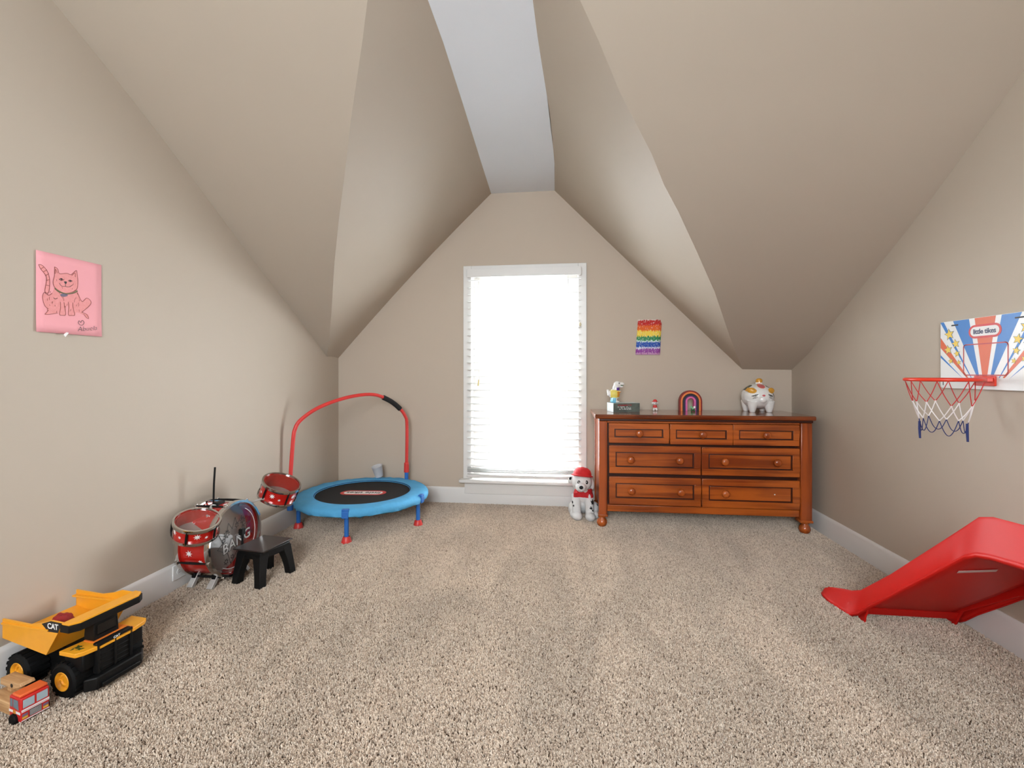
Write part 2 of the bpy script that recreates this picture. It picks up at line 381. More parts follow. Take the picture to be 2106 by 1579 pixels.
# venetian blind
bl = thing('venetian_blind', 'white wooden venetian blind hanging in the window', 'blind', (-.318, D-.05, .215))
def bpart(mb, name, m, par=None, **k):
    mb.v = [(x+.318, y-(D-.05), z-.215) for x, y, z in mb.v]; return mb.build(name, m, par or bl, **k)
BX0, BX1 = -.755, .120
bpart(MB().b2(BX0, BX1, D-.064, D-.019, 1.765, 1.818), 'headrail', TRIM, bevel=.003)
bpart(MB().b2(BX0+.004, BX1-.004, D-.068, D-.065, 1.758, 1.822), 'valance', TRIM, bevel=.001)
zs = [1.735-.0527*i for i in range(28)]
for i, z in enumerate(zs):
    m = MB(); a = math.radians(5); yc = D-.046; hw = .024
    pts = [(-hw, -.0012), (0, .0004), (hw, -.0012), (hw, .0014), (0, .003), (-hw, .0014)]
    R = lambda y, zz: (yc+y*math.cos(a)-zz*math.sin(a), z+y*math.sin(a)+zz*math.cos(a))
    m.prism(pts, lambda y, zz: (BX0+.003, *R(y, zz)), lambda y, zz: (BX1-.003, *R(y, zz)))
    bpart(m, 'slat', SLAT)
for i in range(3):
    bpart(MB().b2(BX0+.003, BX1-.003, D-.070, D-.022, .262+i*.013, .266+i*.013), 'slat', SLAT)
bpart(MB().b2(BX0+.002, BX1-.002, D-.071, D-.021, .222, .245), 'bottom_rail', TRIM, bevel=.003)
for x in (BX0+.10, -.318, BX1-.10):
    bpart(MB().tube([(x, D-.071, 1.76), (x, D-.0715, .235)], .0010, 5), 'ladder_cord', TRIM)
    bpart(MB().tube([(x, D-.021, 1.76), (x, D-.0205, .235)], .0010, 5), 'ladder_cord', TRIM)
cdm = MB(); cdm.tube([(BX1-.10, D-.073, 1.76), (BX1-.095, D-.075, 1.62), (BX1-.07, D-.076, 1.50), (BX1-.012, D-.075, 1.40)], .0012, 5)
cd_ = bpart(cdm, 'pull_cord', TRIM)
bpart(MB().lathe([(0, 0), (.006, .002), (.009, .014), (.006, .026), (.002, .03)], 12, Matrix.Translation((BX1-.010, D-.075, 1.37))), 'tassel', mat('cream_tassel', (225, 214, 180), rough=.5), cd_)
wand = bpart(MB().tube([(BX0+.095, D-.076, 1.75), (BX0+.098, D-.078, 1.30), (BX0+.098, D-.079, .97)], .0022, 6), 'tilt_cord', TRIM)
bpart(MB().cyl((BX0+.098, D-.079, .972), (BX0+.094, D-.079, .925), .004, .005, 8), 'tassel', mat('brass_tassel', (214, 186, 110), rough=.4), wand)

# ---------------------------------------------------------------- carpet pile (uncountable tufts)
tm = MB()
for k in range(3):
    a = 2*PI*k/3; c, s_ = math.cos(a), math.sin(a)
    rows = []
    for t, wd, off in ((0, .0022, .0008), (.55, .0024, .0016), (1.0, .0008, .0034)):
        x, y = c*off, s_*off; rows.append([(x-s_*wd, y+c*wd, t*.011), (x+s_*wd, y-c*wd, t*.011)])
    tm.grid(rows)
tme = bpy.data.meshes.new('tuft'); tme.from_pydata(tm.v, [], tm.f)
PILE = bpy.data.materials.new('carpet_pile'); PILE.use_nodes = True
nt = PILE.node_tree; pb = nt.nodes['Principled BSDF']; pb.inputs['Roughness'].default_value = .9; pb.inputs['Specular IOR Level'].default_value = .1
oi = nt.nodes.new('ShaderNodeObjectInfo'); rp = nt.nodes.new('ShaderNodeValToRGB')
els = rp.color_ramp.elements; els[0].position = 0; els[0].color = lin((168, 146, 126)); els[1].position = 1; els[1].color = lin((252, 238, 222))
for p_, c_ in ((.12, (198, 176, 156)), (.45, (232, 213, 193)), (.8, (244, 227, 208))):
    e = els.new(p_); e.color = lin(c_)
ge = nt.nodes.new('ShaderNodeNewGeometry'); nz = nt.nodes.new('ShaderNodeTexNoise'); nz.inputs['Scale'].default_value = 2.2; nz.inputs['Detail'].default_value = 3; nz.inputs['Distortion'].default_value = .8
mpp = nt.nodes.new('ShaderNodeMapping'); mpp.inputs['Rotation'].default_value = (0, 0, .5); mpp.inputs['Scale'].default_value = (1.6, .55, 1)
nt.links.new(ge.outputs['Position'], mpp.inputs[0]); nt.links.new(mpp.outputs[0], nz.inputs['Vector'])
mr = nt.nodes.new('ShaderNodeMapRange'); mr.inputs[1].default_value = .35; mr.inputs[2].default_value = .65; mr.inputs[3].default_value = .84; mr.inputs[4].default_value = 1.0
nt.links.new(nz.outputs['Fac'], mr.inputs[0])
mm = nt.nodes.new('ShaderNodeMix'); mm.data_type = 'RGBA'; mm.blend_type = 'MULTIPLY'; mm.inputs[0].default_value = 1
nt.links.new(oi.outputs['Random'], rp.inputs[0]); nt.links.new(rp.outputs[0], mm.inputs[6]); nt.links.new(mr.outputs[0], mm.inputs[7]); nt.links.new(mm.outputs[2], pb.inputs['Base Color'])
tme.materials.append(PILE)
tuft = bpy.data.objects.new('tuft_source', tme)
pe = MB(); pe.add([(XL+.014, .25, .001), (XR-.014, .25, .001), (XR-.014, D-.014, .001), (XL+.014, D-.014, .001)], [(0, 1, 2, 3)])
pile = pe.build('carpet_pile', PILE, smooth=0); pile['kind'] = 'stuff'; pile['label'] = 'tan cut pile of the wall to wall carpet'; pile['category'] = 'carpet'
ng = bpy.data.node_groups.new('pile_tufts', 'GeometryNodeTree')
ng.interface.new_socket('Geometry', in_out='INPUT', socket_type='NodeSocketGeometry'); ng.interface.new_socket('Geometry', in_out='OUTPUT', socket_type='NodeSocketGeometry')
gi = ng.nodes.new('NodeGroupInput'); go = ng.nodes.new('NodeGroupOutput')
dp = ng.nodes.new('GeometryNodeDistributePointsOnFaces'); dp.inputs['Density'].default_value = 80000
ip = ng.nodes.new('GeometryNodeInstanceOnPoints'); oin = ng.nodes.new('GeometryNodeObjectInfo'); oin.inputs['Object'].default_value = tuft
rv = ng.nodes.new('FunctionNodeRandomValue'); rv.data_type = 'FLOAT_VECTOR'; rv.inputs[0].default_value = (-.55, -.55, 0); rv.inputs[1].default_value = (.55, .55, 6.28)
rs = ng.nodes.new('FunctionNodeRandomValue'); rs.data_type = 'FLOAT'; rs.inputs[2].default_value = .5; rs.inputs[3].default_value = .85
L = ng.links.new
L(gi.outputs[0], dp.inputs['Mesh']); L(dp.outputs['Points'], ip.inputs['Points']); L(oin.outputs['Geometry'], ip.inputs['Instance']); L(rv.outputs[0], ip.inputs['Rotation']); L(rs.outputs[1], ip.inputs['Scale']); L(ip.outputs[0], go.inputs[0])
gm = pile.modifiers.new('tufts', 'NODES'); gm.node_group = ng

# ---------------------------------------------------------------- dresser
dr = thing('dresser', 'stained pine dresser with seven drawers and ball feet beside the window', 'dresser', (.880, 3.25, 0), .012)
top = MB(); top.prism([(-.242, .724), (-.246, .730), (-.246, .744), (-.240, .752), (.206, .752), (.206, .724)], lambda y, z: (-.690, y, z), lambda y, z: (.668, y, z))
top.build('top', PINETOP, dr, bevel=.004)
MB().b2(-.662, .662, -.222, .20, .708, .7235).build('moulding', GLAZE, dr, bevel=.004)
bd = MB(); bd.b2(-.61, .60, -.165, .19, .150, .707); bd.build('carcass', GLAZE, dr)
for x0, x1 in ((-.662, -.608), (.593, .662)):
    p = MB(); p.b2(x0, x1, -.212, -.150, .082, .707); o = p.build('post', PINEZ, dr, bevel=.006)
    MB().b2(x0-.004, x1+.004, -.217, -.146, .076, .092).build('collar', PINE, o, bevel=.004)
    p = MB(); p.b2(x0, x1, .14, .195, .082, .707); p.build('post', PINEZ, dr, bevel=.006)
for x in (-.640, .630):
    for y in (-.19+.008, .165):
        MB().lathe([(0, 0), (.014, .001), (.028, .012), (.035, .030), (.031, .048), (.020, .060), (.019, .064), (.027, .068), (.027, .076)], 20, Matrix.Translation((x, y, 0))).build('foot', PINEBALL, dr, smooth=60)
MB().b2(-.656, -.645, -.148, .14, .13, .705).build('side_panel', PINEZ, dr)
MB().b2(.636, .647, -.148, .14, .13, .705).build('side_panel', PINEZ, dr)
MB().b2(-.607, .592, -.196, -.168, .108, .152).build('apron', PINE, dr, bevel=.003)
MB().b2(-.607, .592, -.200, -.168, .694, .7075).build('top_rail', PINE, dr, bevel=.002)
def knob(x, z, par):
    MB().lathe([(.012, 0), (.011, .009), (.016, .013), (.0225, .019), (.0245, .027), (.021, .035), (.012, .039), (0, .040)], 20, frame((x, -.199, z), (1, 0, 0), (0, 0, 1))).build('knob', PINEBALL, par, smooth=60)
def drawer(x0, x1, z0, z1, knobs, dy=0.0, hole=None):
    yf = -.210+dy; f = MB(); bw = .042 if z1-z0 > .15 else .036
    for a, b, c, d in ((x0, x1, z1-bw, z1), (x0, x1, z0, z0+bw), (x0, x0+bw, z0+bw, z1-bw), (x1-bw, x1, z0+bw, z1-bw)):
        f.b2(a, b, yf, yf+.02, c, d)
    f.b2(x0+.01, x1-.01, yf+.0201, .15, z0+.01, z1-.02, mi=1)
    o = f.build('drawer', [PINE, GLAZE], dr, bevel=.0025)
    g = MB(); a, b, c, d = x0+bw, x1-bw, z0+bw, z1-bw; q = .007
    for e in ((a, b, d-q, d), (a, b, c, c+q), (a, a+q, c+q, d-q), (b-q, b, c+q, d-q)): g.b2(e[0], e[1], yf+.006, yf+.019, e[2], e[3])
    g.build('moulding', GLAZE, o)
    MB().b2(a+q, b-q, yf+.009, yf+.019, c+q, d-q).build('panel', PINE, o, bevel=.002)
    for x in knobs: knob(x, (z0+z1)/2, o)
    if hole: MB().lathe([(0, 0), (.004, 0), (.0045, -.001)], 10, frame((hole, yf+.0085, (z0+z1)/2), (1, 0, 0), (0, 0, 1))).build('screw_hole', PRINTW, o)
kx = lambda X: X-.880
drawer(-.597, -.213, .563, .692, [kx(.478)]); drawer(-.205, .183, .559, .691, [kx(.8755)]); drawer(.187, .586, .560, .693, [kx(1.2676)])
drawer(-.595, -.014, .363, .546, [kx(.4235), kx(.7333)]); drawer(-.007, .588, .363, .544, [kx(1.0123), kx(1.3306)])
drawer(-.595, -.013, .159, .341, [kx(.4276), kx(.7388)]); drawer(-.005, .588, .157, .340, [kx(1.0162)], hole=kx(1.3215))

# ---------------------------------------------------------------- things on the dresser
HT = .7525
# box
bx = thing('storage_box', 'silver and dark printed flat box under the toy dinosaur', 'box', (.405, 3.255, HT), .30)
SILV = mat('silver_card', (196, 206, 204), rough=.35, var=.06, scale=18)
COLL = mat('dark_printed_card', (120, 128, 118), rough=.35, scale=22, c2=(28, 36, 34))
MB().b2(-.098, .098, -.055, .055, 0, .062).build('body', SILV, bx, bevel=.001)
m = MB(); m.b2(-.097, .097, -.0562, -.0552, .001, .061); front = m.build('printed_front', COLL, bx)
lm = frame((0, -.0563, 0), (1, 0, 0), (0, 0, 1))
for nm_, cl_, mm_ in (('red_lettering', 42, mat('red_ink', (176, 44, 52))), ('white_lettering', 26, PRINTW)):
    g = MB()
    for k in range(cl_):
        x = random.uniform(-.07, .03); z = random.choice((.044, .047)) if nm_[0] == 'r' else random.choice((.034, .018, .026)); 
        flat([(x, z), (x+random.uniform(.003, .010), z), (x+.006, z+.004), (x, z+.004)], lm, 0, .0003, g)
    g.build(nm_, mm_, front)
# dinosaur
dn = thing('dinosaur_figurine', 'painted white and yellow toy dinosaur standing on the flat box', 'figurine', (.345, 3.235, HT+.063), .15); dn.scale = (1.25, 1.25, 1.18)
b = MB(); b.ell((-.002, 0, .050), (.030, .026, .034)); b.ell((.006, 0, .082), (.020, .018, .028)); b.ell((.014, 0, .108), (.021, .018, .019)); b.ell((.034, 0, .110), (.020, .015, .012)); b.ell((.032, 0, .094), (.016, .012, .006))
b.tube([(-.012, 0, .045), (-.032, 0, .052), (-.042, 0, .078)], [.018, .013, .004], 10)
for sy in (-1, 1):
    b.ell((-.006, sy*.016, .018), (.014, .011, .02)); b.ell((.004, sy*.017, .006), (.018, .010, .0065)); b.tube([(.014, sy*.014, .07), (.03, sy*.014, .064)], [.007, .005], 8)
b.ell((-.012, 0, .01), (.014, .014, .0105))
DW, DY, DP, DB, DO, DG = [mat(n, c, rough=.25, coat=.4, var=.03) for n, c in (('glazed_white', (240, 238, 234)), ('glazed_yellow', (236, 218, 110)), ('glazed_purple', (92, 52, 150)), ('glazed_blue', (120, 196, 226)), ('glazed_orange', (222, 150, 50)), ('glazed_green', (60, 110, 66)))]
def dino(p):
    if p.z < .03: return 3 if p.x < 0 else 0
    if p.x > .006 and .072 < p.z < .09: return 2
    if p.x > .008 and .034 < p.z < .066: return 4
    if .03 < p.z < .075 and p.x < .02 and p.x > -.027: return 1
    if p.z > .1 and p.x > .03 and p.z < .105: return 5
    return 0
blob('body', b, .0022, [DW, DY, DP, DB, DO, DG], dino, dn)
for sy in (-1, 1): MB().ell((.020, sy*.0165, .115), .0032).build('eye', PRINTK, dn)
# puppy figurine (small)
pf = thing('puppy_figurine', 'small red and white plastic puppy figurine between box and arch', 'figurine', (.638, 3.34, HT), 0)
b = MB(); b.ell((0, 0, .028), (.015, .014, .02)); b.ell((0, -.004, .058), (.017, .016, .015)); b.ell((0, -.018, .053), (.008, .009, .007))
for sx in (-1, 1): b.ell((sx*.010, -.010, .008), (.007, .009, .0085)); b.tube([(sx*.009, -.008, .03), (sx*.010, -.012, .006)], .0055, 8); b.ell((sx*.018, -.002, .055), (.005, .006, .009))
blob('body', b, .0017, [DW, LOGORED], lambda p: 1 if .022 < p.z < .042 else 0, pf)
MB().lathe([(.021, 0), (.0205, .003), (.015, .004), (.014, .010), (.009, .016), (0, .018)], 18, Matrix.Translation((0, -.003, .064))).build('cap', LOGORED, pf, smooth=50)
MB().ell((0, -.027, .055), .003).build('nose', PRINTK, pf)
for sx in (-1, 1): MB().ell((sx*.007, -.018, .061), .0022).build('eye', PRINTK, pf)
# rainbow arch
ar = thing('rainbow_arch', 'wooden toy rainbow arch in red orange black purple and pink', 'toy arch', (.886, 3.36, HT), .0)
R0 = .078
for k, (nm_, c_, th) in enumerate((('dark_red_arch', (140, 34, 26), .009), ('orange_arch', (236, 128, 62), .012), ('black_arch', (44, 36, 38), .013), ('purple_arch', (70, 40, 104), .007), ('pink_arch', (222, 104, 160), .013))):
    r1 = R0-th; n = 20; leg = .068
    outer = [(R0, 0)]+[(R0*math.cos(PI*i/n), leg+R0*math.sin(PI*i/n)) for i in range(n+1)]+[(-R0, 0)]
    inner = [(-r1, 0)]+[(-r1*math.cos(PI*i/n), leg+r1*math.sin(PI*i/n)) for i in range(n+1)]+[(r1, 0)]
    g = MB(); a = outer; bq = inner[::-1]; kk = len(a)
    g.grid([[(x, -.018, z) for x, z in a], [(x, -.018, z) for x, z in bq], [(x, .018, z) for x, z in bq], [(x, .018, z) for x, z in a], [(x, -.018, z) for x, z in a]])
    g.build('arch_band', mat(nm_, c_, rough=.45, var=.05), ar, bevel=.001)
    R0 = r1-.0004
# little turtle
tt = thing('turtle_figurine', 'tiny green and white turtle figurine under the rainbow arch', 'figurine', (.893, 3.318, HT), 0)
b = MB(); b.ell((0, 0, .016), (.013, .012, .012)); b.ell((.010, -.008, .030), (.009, .009, .009)); b.ell((-.012, -.004, .030), (.009, .009, .009))
for sx in (-1, 1): b.ell((sx*.010, -.008, .006), (.006, .006, .0065))
blob('body', b, .0015, [DG, DW, mat('glazed_mint', (140, 200, 150), rough=.3)], lambda p: 1 if (p.z > .02 and p.x > 0) else (2 if p.z > .02 else 0), tt)
# piggy bank
pg = thing('piggy_bank', 'white ceramic piggy bank painted with flowers on the dresser', 'piggy bank', (1.335, 3.345, HT), 0)
b = MB(); b.ell((0, 0, .108), (.104, .108, .088)); b.ell((0, -.075, .088), (.034, .035, .028))
for sx in (-1, 1):
    for y in (-.055, .055): b.tube([(sx*.050, y, .075), (sx*.055, y, .035), (sx*.055, y, .0)], [.040, .028, .017], 14)
    b.ell((sx*.062, -.058, .148), (.030, .016, .022), (.2, 0, sx*.35))
b.tube([(.008, 0, .175), (.010, -.004, .215)], [.026, .020], 14); b.ell((.010, -.004, .218), (.022, .020, .016))
PK, PR_, PGn = mat('glazed_pink', (232, 130, 130), rough=.2, coat=.4, c2=(190, 60, 70), scale=30), mat('glazed_rose', (214, 78, 70), rough=.2, coat=.4, c2=(240, 150, 110), scale=24), mat('glazed_dark_green', (44, 70, 40), rough=.2, coat=.4, c2=(24, 34, 24), scale=40)
PY = mat('glazed_ochre', (228, 174, 56), rough=.2, coat=.4, c2=(200, 130, 40), scale=40); PKL = mat('glazed_black_line', (30, 28, 30), rough=.2, coat=.4)
def pig(p):
    x, y, z = p
    if z > .205: return 4
    if y < .0 and (x-.002)**2/.024**2+(z-.180)**2/.016**2 < 1: return 1 if (x-.002)**2/.020**2+(z-.180)**2/.012**2 < 1 else 2
    for sx in (-1, 1):
        if y < -.02 and (x-sx*.064)**2/.026**2+(z-.150)**2/.019**2 < 1: return 4
        dx, dz = (x-sx*.050)*1.0, (z-.118)+sx*(x-sx*.050)*.35
        if y < -.05 and dx*dx/.020**2+dz*dz/.0042**2 < 1: return 5
        for kk in (1, 2):
            dz2 = dz+.009*kk
            if y < -.05 and dx*dx/.014**2+dz2*dz2/.0017**2 < 1: return 5
    if y < -.09 and x*x/.011**2+(z-.117)**2/.006**2 < 1: return 1
    if x > .045 and y > -.06 and (y-.005)**2/.050**2+(z-.120)**2/.042**2 < 1: return 2
    if .035 < x < .08 and z > .158 and y > -.055: return 3
    if x < -.045 and z > .15 and y > -.03: return 3
    if abs(y+.062+.25*(z-.1)) < .003 and x > .05: return 5
    return 0
blob('body', b, .0026, [DW, PK, PR_, PGn, PY, PKL], pig, pg, 4)

# rainbow drawing on the gable wall
rd = thing('rainbow_drawing', 'crayon rainbow stripe drawing taped above the dresser', 'drawing', (.618, D-.003, 1.29))
PAPR = bpy.data.materials.new('rainbow_crayon'); PAPR.use_nodes = True; nt = PAPR.node_tree; pb = nt.nodes['Principled BSDF']; pb.inputs['Roughness'].default_value = .8
tc = nt.nodes.new('ShaderNodeTexCoord'); sp = nt.nodes.new('ShaderNodeSeparateXYZ'); nt.links.new(tc.outputs['Object'], sp.inputs[0])
mp = nt.nodes.new('ShaderNodeMapping'); mp.inputs['Scale'].default_value = (160, 1, 26); nt.links.new(tc.outputs['Object'], mp.inputs[0])
nz = nt.nodes.new('ShaderNodeTexNoise'); nz.inputs['Scale'].default_value = 1; nz.inputs['Detail'].default_value = 2; nt.links.new(mp.outputs[0], nz.inputs['Vector'])
ma = nt.nodes.new('ShaderNodeMath'); ma.operation = 'MULTIPLY_ADD'; ma.inputs[1].default_value = .06; nt.links.new(nz.outputs['Fac'], ma.inputs[0]); nt.links.new(sp.outputs['Z'], ma.inputs[2])
mr = nt.nodes.new('ShaderNodeMapRange'); mr.inputs[1].default_value = -.10; mr.inputs[2].default_value = .16; nt.links.new(ma.outputs[0], mr.inputs[0])
rp = nt.nodes.new('ShaderNodeValToRGB'); rp.color_ramp.interpolation = 'CONSTANT'; e = rp.color_ramp.elements
bands = ((0, (214, 160, 206)), (.05, (150, 70, 160)), (.17, (225, 226, 240)), (.21, (40, 86, 176)), (.36, (222, 238, 235)), (.40, (52, 140, 92)), (.52, (244, 212, 78)), (.68, (228, 100, 36)), (.84, (198, 40, 38)), (.985, (240, 226, 220)))
e[0].color = lin(bands[0][1]); e[1].position = bands[1][0]; e[1].color = lin(bands[1][1])
for p_, c_ in bands[2:]: q = e.new(p_); q.color = lin(c_)
nt.links.new(mr.outputs[0], rp.inputs[0])
mp2 = nt.nodes.new('ShaderNodeMapping'); mp2.inputs['Scale'].default_value = (230, 1, 60); mp2.inputs['Rotation'].default_value = (0, .12, 0); nt.links.new(tc.outputs['Object'], mp2.inputs[0])
nz2 = nt.nodes.new('ShaderNodeTexNoise'); nz2.inputs['Scale'].default_value = 1; nt.links.new(mp2.outputs[0], nz2.inputs['Vector'])
r2 = nt.nodes.new('ShaderNodeMapRange'); r2.inputs[1].default_value = .60; r2.inputs[2].default_value = .68; nt.links.new(nz2.outputs['Fac'], r2.inputs[0])
mx = nt.nodes.new('ShaderNodeMix'); mx.data_type = 'RGBA'; mx.inputs[7].default_value = lin((236, 226, 220)); nt.links.new(r2.outputs[0], mx.inputs[0]); nt.links.new(rp.outputs[0], mx.inputs[6]); nt.links.new(mx.outputs[2], pb.inputs['Base Color'])
rows = []
for i in range(9):
    t = i/8; x0 = -.096+.018*t; x1 = .081+.014*t-(.012 if i == 8 else 0); z = -.130+.262*t
    rows.append([(x0+(x1-x0)*j/6, -.002-.006*abs(math.sin(2.2*(t-.5)))*(j/6), z-.002*j/6) for j in range(7)])
MB().grid(rows).build('paper', PAPR, rd, solid=.0006)

# ---------------------------------------------------------------- plush puppy
dg = thing('plush_puppy', 'white spotted plush puppy in red cap beside the dresser', 'plush toy', (.105, 3.235, 0), .12)
b = MB()
b.ell((.03, .06, .12), (.075, .075, .105)); b.ell((.03, .02, .17), (.06, .055, .08))          # body, chest
b.ell((.005, -.035, .262), (.070, .066, .066)); b.ell((-.010, -.095, .238), (.036, .04, .032))   # head, muzzle
b.ell((-.066, -.02, .272), (.022, .012, .030), (0, .7, 0)); b.ell((.078, -.02, .245), (.016, .014, .042), (0, -.15, 0))   # ears
for x, y in ((-.030, -.035), (.058, -.055)):
    b.tube([(x, y+.05, .165), (x, y+.02, .10), (x, y, .045)], [.034, .031, .030], 14); b.ell((x, y-.022, .03), (.036, .048, .031))
for x in (-.045, .108): b.ell((x, .04, .05), (.035, .065, .05)); b.ell((x, -.015, .028), (.030, .045, .029))
PLW = mat('white_plush', (232, 230, 228), rough=.95, var=.03, scale=60, bump=.5, bscale=400, spec=.1); PLK = mat('black_plush', (28, 26, 28), rough=.95); PLR = mat('red_plush_cloth', (196, 28, 34), rough=.8, var=.05, bump=.2, bscale=200); PLG = mat('grey_plush', (150, 146, 146), rough=.95)
spots = [((.078, -.045, .12), .017), ((.066, -.075, .088), .010), ((.075, -.07, .07), .007), ((-.058, -.02, .115), .009), ((-.055, -.04, .095), .008), ((.135, .01, .09), .016), ((.1, .09, .14), .02), ((-.072, -.026, .285), .010)]
def pup(p):
    for c, r in spots:
        if (p-Vector(c)).length < r*(1+.25*math.sin(9*math.atan2(p.z-c[2], p.y-c[1]))): return 1
    if .115 < p.z < .205 and p.y > -.012+.35*(p.z-.16)-.03 and abs(p.x-.03) < .08 and not (p.y < .012 and p.z < .15): return 2
    return 0
blob('body', b, .004, [PLW, PLK, PLR], pup, dg, 4)
M_ = Matrix.Translation((.010, -.022, .304)) @ Euler((-.16, .10, 0)).to_matrix().to_4x4()
MB().lathe([(.074, -.006), (.076, .0), (.064, .004), (.062, .018), (.053, .038), (.034, .052), (0, .058)], 28, M_ @ Matrix.Diagonal((1, 1.15, 1, 1))).build('cap', PLR, dg, smooth=40)
MB().ell((-.014, -.135, .246), (.014, .010, .012)).build('nose', PLK, dg)
for sx in (-1, 1):
    e_ = MB().ell((.003+sx*.026, -.092, .270), (.011, .007, .014)).build('eye', PLK, dg); MB().ell((.001+sx*.026, -.098, .274), .0035).build('glint', PRINTW, e_)
MB().tube([(-.034, -.118, .222), (-.012, -.132, .216), (.014, -.116, .224)], .0016, 6).build('mouth', PLG, dg)

# ---------------------------------------------------------------- trampoline
TX, TY = -1.385, 2.985
tp = thing('toddler_trampoline', 'round blue toddler trampoline with red arched handlebar in the corner', 'trampoline', (TX, TY, 0))
TZ = .205; NT = 96
rows = []
for i in range(NT+1):
    a = 2*PI*i/NT
    wv = lambda s_, q: noise.noise(Vector((math.cos(a)*s_, math.sin(a)*s_, q)))
    pr = [(.312, TZ-.006), (.318, TZ), (.34, TZ+.002+.006*wv(10, 1)), (.38, TZ+.003+.009*wv(9, 2)), (.410, TZ+.002+.009*wv(11, 3)), (.430, TZ-.006+.007*wv(14, 4)), (.438+.006*wv(18, 5), TZ-.022), (.436+.009*wv(22, 6), TZ-.040+.010*wv(18, 7)), (.424, TZ-.046+.012*wv(20, 8))]
    rows.append([(r*math.cos(a), r*math.sin(a), z) for r, z in pr])
MB().grid(rows).build('pad', BLUEF, tp, smooth=60, solid=.003)
MB().tube([(.317*math.cos(2*PI*i/64), .317*math.sin(2*PI*i/64), TZ-.002) for i in range(64)], .004, 6, True).build('binding', NAVYE, tp)
matd = MB().lathe([(.316, TZ-.014), (.316, TZ-.009), (0, TZ-.009)], 64).build('jumping_mat', BLACKM, tp)
MB().tube([(.415*math.cos(2*PI*i/64), .415*math.sin(2*PI*i/64), TZ-.028) for i in range(64)], .014, 10, True).build('frame_ring', BLUEP, tp)
ML = frame((0.0, -.005, TZ-.0088), (-math.cos(.09), -math.sin(.09), 0), (math.sin(.09), -math.cos(.09), 0))
lg = flat(stadium(.158, .056), ML, 0, .0006).build('logo_ring', LOGORED, matd)
flat(stadium(.134, .036), ML, .0006, .0010).build('logo_field', PRINTW, lg)
text('lettering', 'little tikes', .060, PRINTK, lg, ML @ Matrix.Translation((0, -.002, .0012)), .0002, .0009, 1.0, 0, 1.0)
for k, ang in enumerate((-79, -7, -151, 65, 137)):
    a = math.radians(ang); r = .408; x, y = r*math.cos(a), r*math.sin(a)
    lg_ = MB().cyl((x, y, .02), (x, y, TZ-.02), .0135).build('leg', BLUEP, tp)
    MB().lathe([(0, .0), (.031, .0), (.031, .006), (.024, .032), (.019, .040), (0, .041)], 22, Matrix.Translation((x, y, 0))).build('foot', REDTUBE, lg_, smooth=40)
    if k < 3:
        t_ = Matrix.Rotation(a, 4, 'Z'); s = MB()
        for q in ((.418, .4435, -.020, .020, TZ-.010, TZ+.0062), (.437, .4445, -.020, .020, TZ-.048, TZ-.008)):
            s.b2(*q)
        s.v = [tuple(t_ @ Vector(p)) for p in s.v]; s.build('strap', BLUEP, tp, bevel=.002)
P1 = Vector((-1.752, 2.786, 0)); W_ = (Vector((-1.2075, 3.37, 0))-P1).normalized(); OFF = Vector((TX, TY, 0))
hp = [(-.041, .195), (-.040, .332), (-.023, .583), (-.011, .656), (.022, .711), (.12, .78), (.25, .83), (.386, .86), (.512, .866), (.606, .838), (.723, .76), (.776, .694), (.792, .618), (.789, .319), (.788, .26)]
def catmull(P, n=6):
    P = [Vector(p) for p in P]; out = []
    for i in range(len(P)-1):
        p0, p1, p2, p3 = P[max(i-1, 0)], P[i], P[i+1], P[min(i+2, len(P)-1)]
        for j in range(n):
            t = j/n; out.append(.5*((2*p1)+(-p0+p2)*t+(2*p0-5*p1+4*p2-p3)*t*t+(-p0+3*p1-3*p2+p3)*t**3))
    out.append(P[-1]); return out
h3 = [tuple(P1-OFF+W_*s_+Vector((0, 0, z))) for s_, z in hp]
hd = MB().tube(catmull(h3, 5), .0125, 12).build('handlebar', REDTUBE, tp, smooth=60)
g3 = [tuple(P1-OFF+W_*s_+Vector((0, 0, z))) for s_, z in ((.598, .842), (.655, .813), (.70, .781), (.735, .748))]
MB().tube(catmull(g3, 5), .0185, 14).build('foam_grip', FOAM, hd, smooth=60)
q = Vector(h3[-1]); MB().cyl(q+Vector((0, 0, .0)), q+Vector((0, 0, .075)), .020, .0175).build('sleeve', REDTUBE, hd, bevel=.003)
MB().cyl(q+Vector((0, 0, .0)), Vector((q.x, q.y, TZ-.03)), .0145).build('upright', BLUEP, tp)
q = Vector(h3[0]); MB().cyl((q.x, q.y, .13), (q.x, q.y, .19), .019).build('socket', BLUEP, tp)

# cup
cp = thing('plastic_cup', 'clear white plastic cup tipped over on the blue trampoline pad', 'cup', (TX-.055, TY+.375, TZ+.016))
Mc = Matrix.Translation((0, 0, .034)) @ Euler((.15, -.22, .4)).to_matrix().to_4x4() @ Matrix.Translation((0, 0, -.034))
MB().lathe([(0, .003), (.028, .003), (.029, .0), (.030, .0), (.040, .082), (.0425, .084), (.0405, .085), (.0385, .083), (.0285, .005), (0, .006)], 28, Mc).build('cup_body', translucent('frosted_plastic', (240, 240, 242), .6), cp, smooth=50)

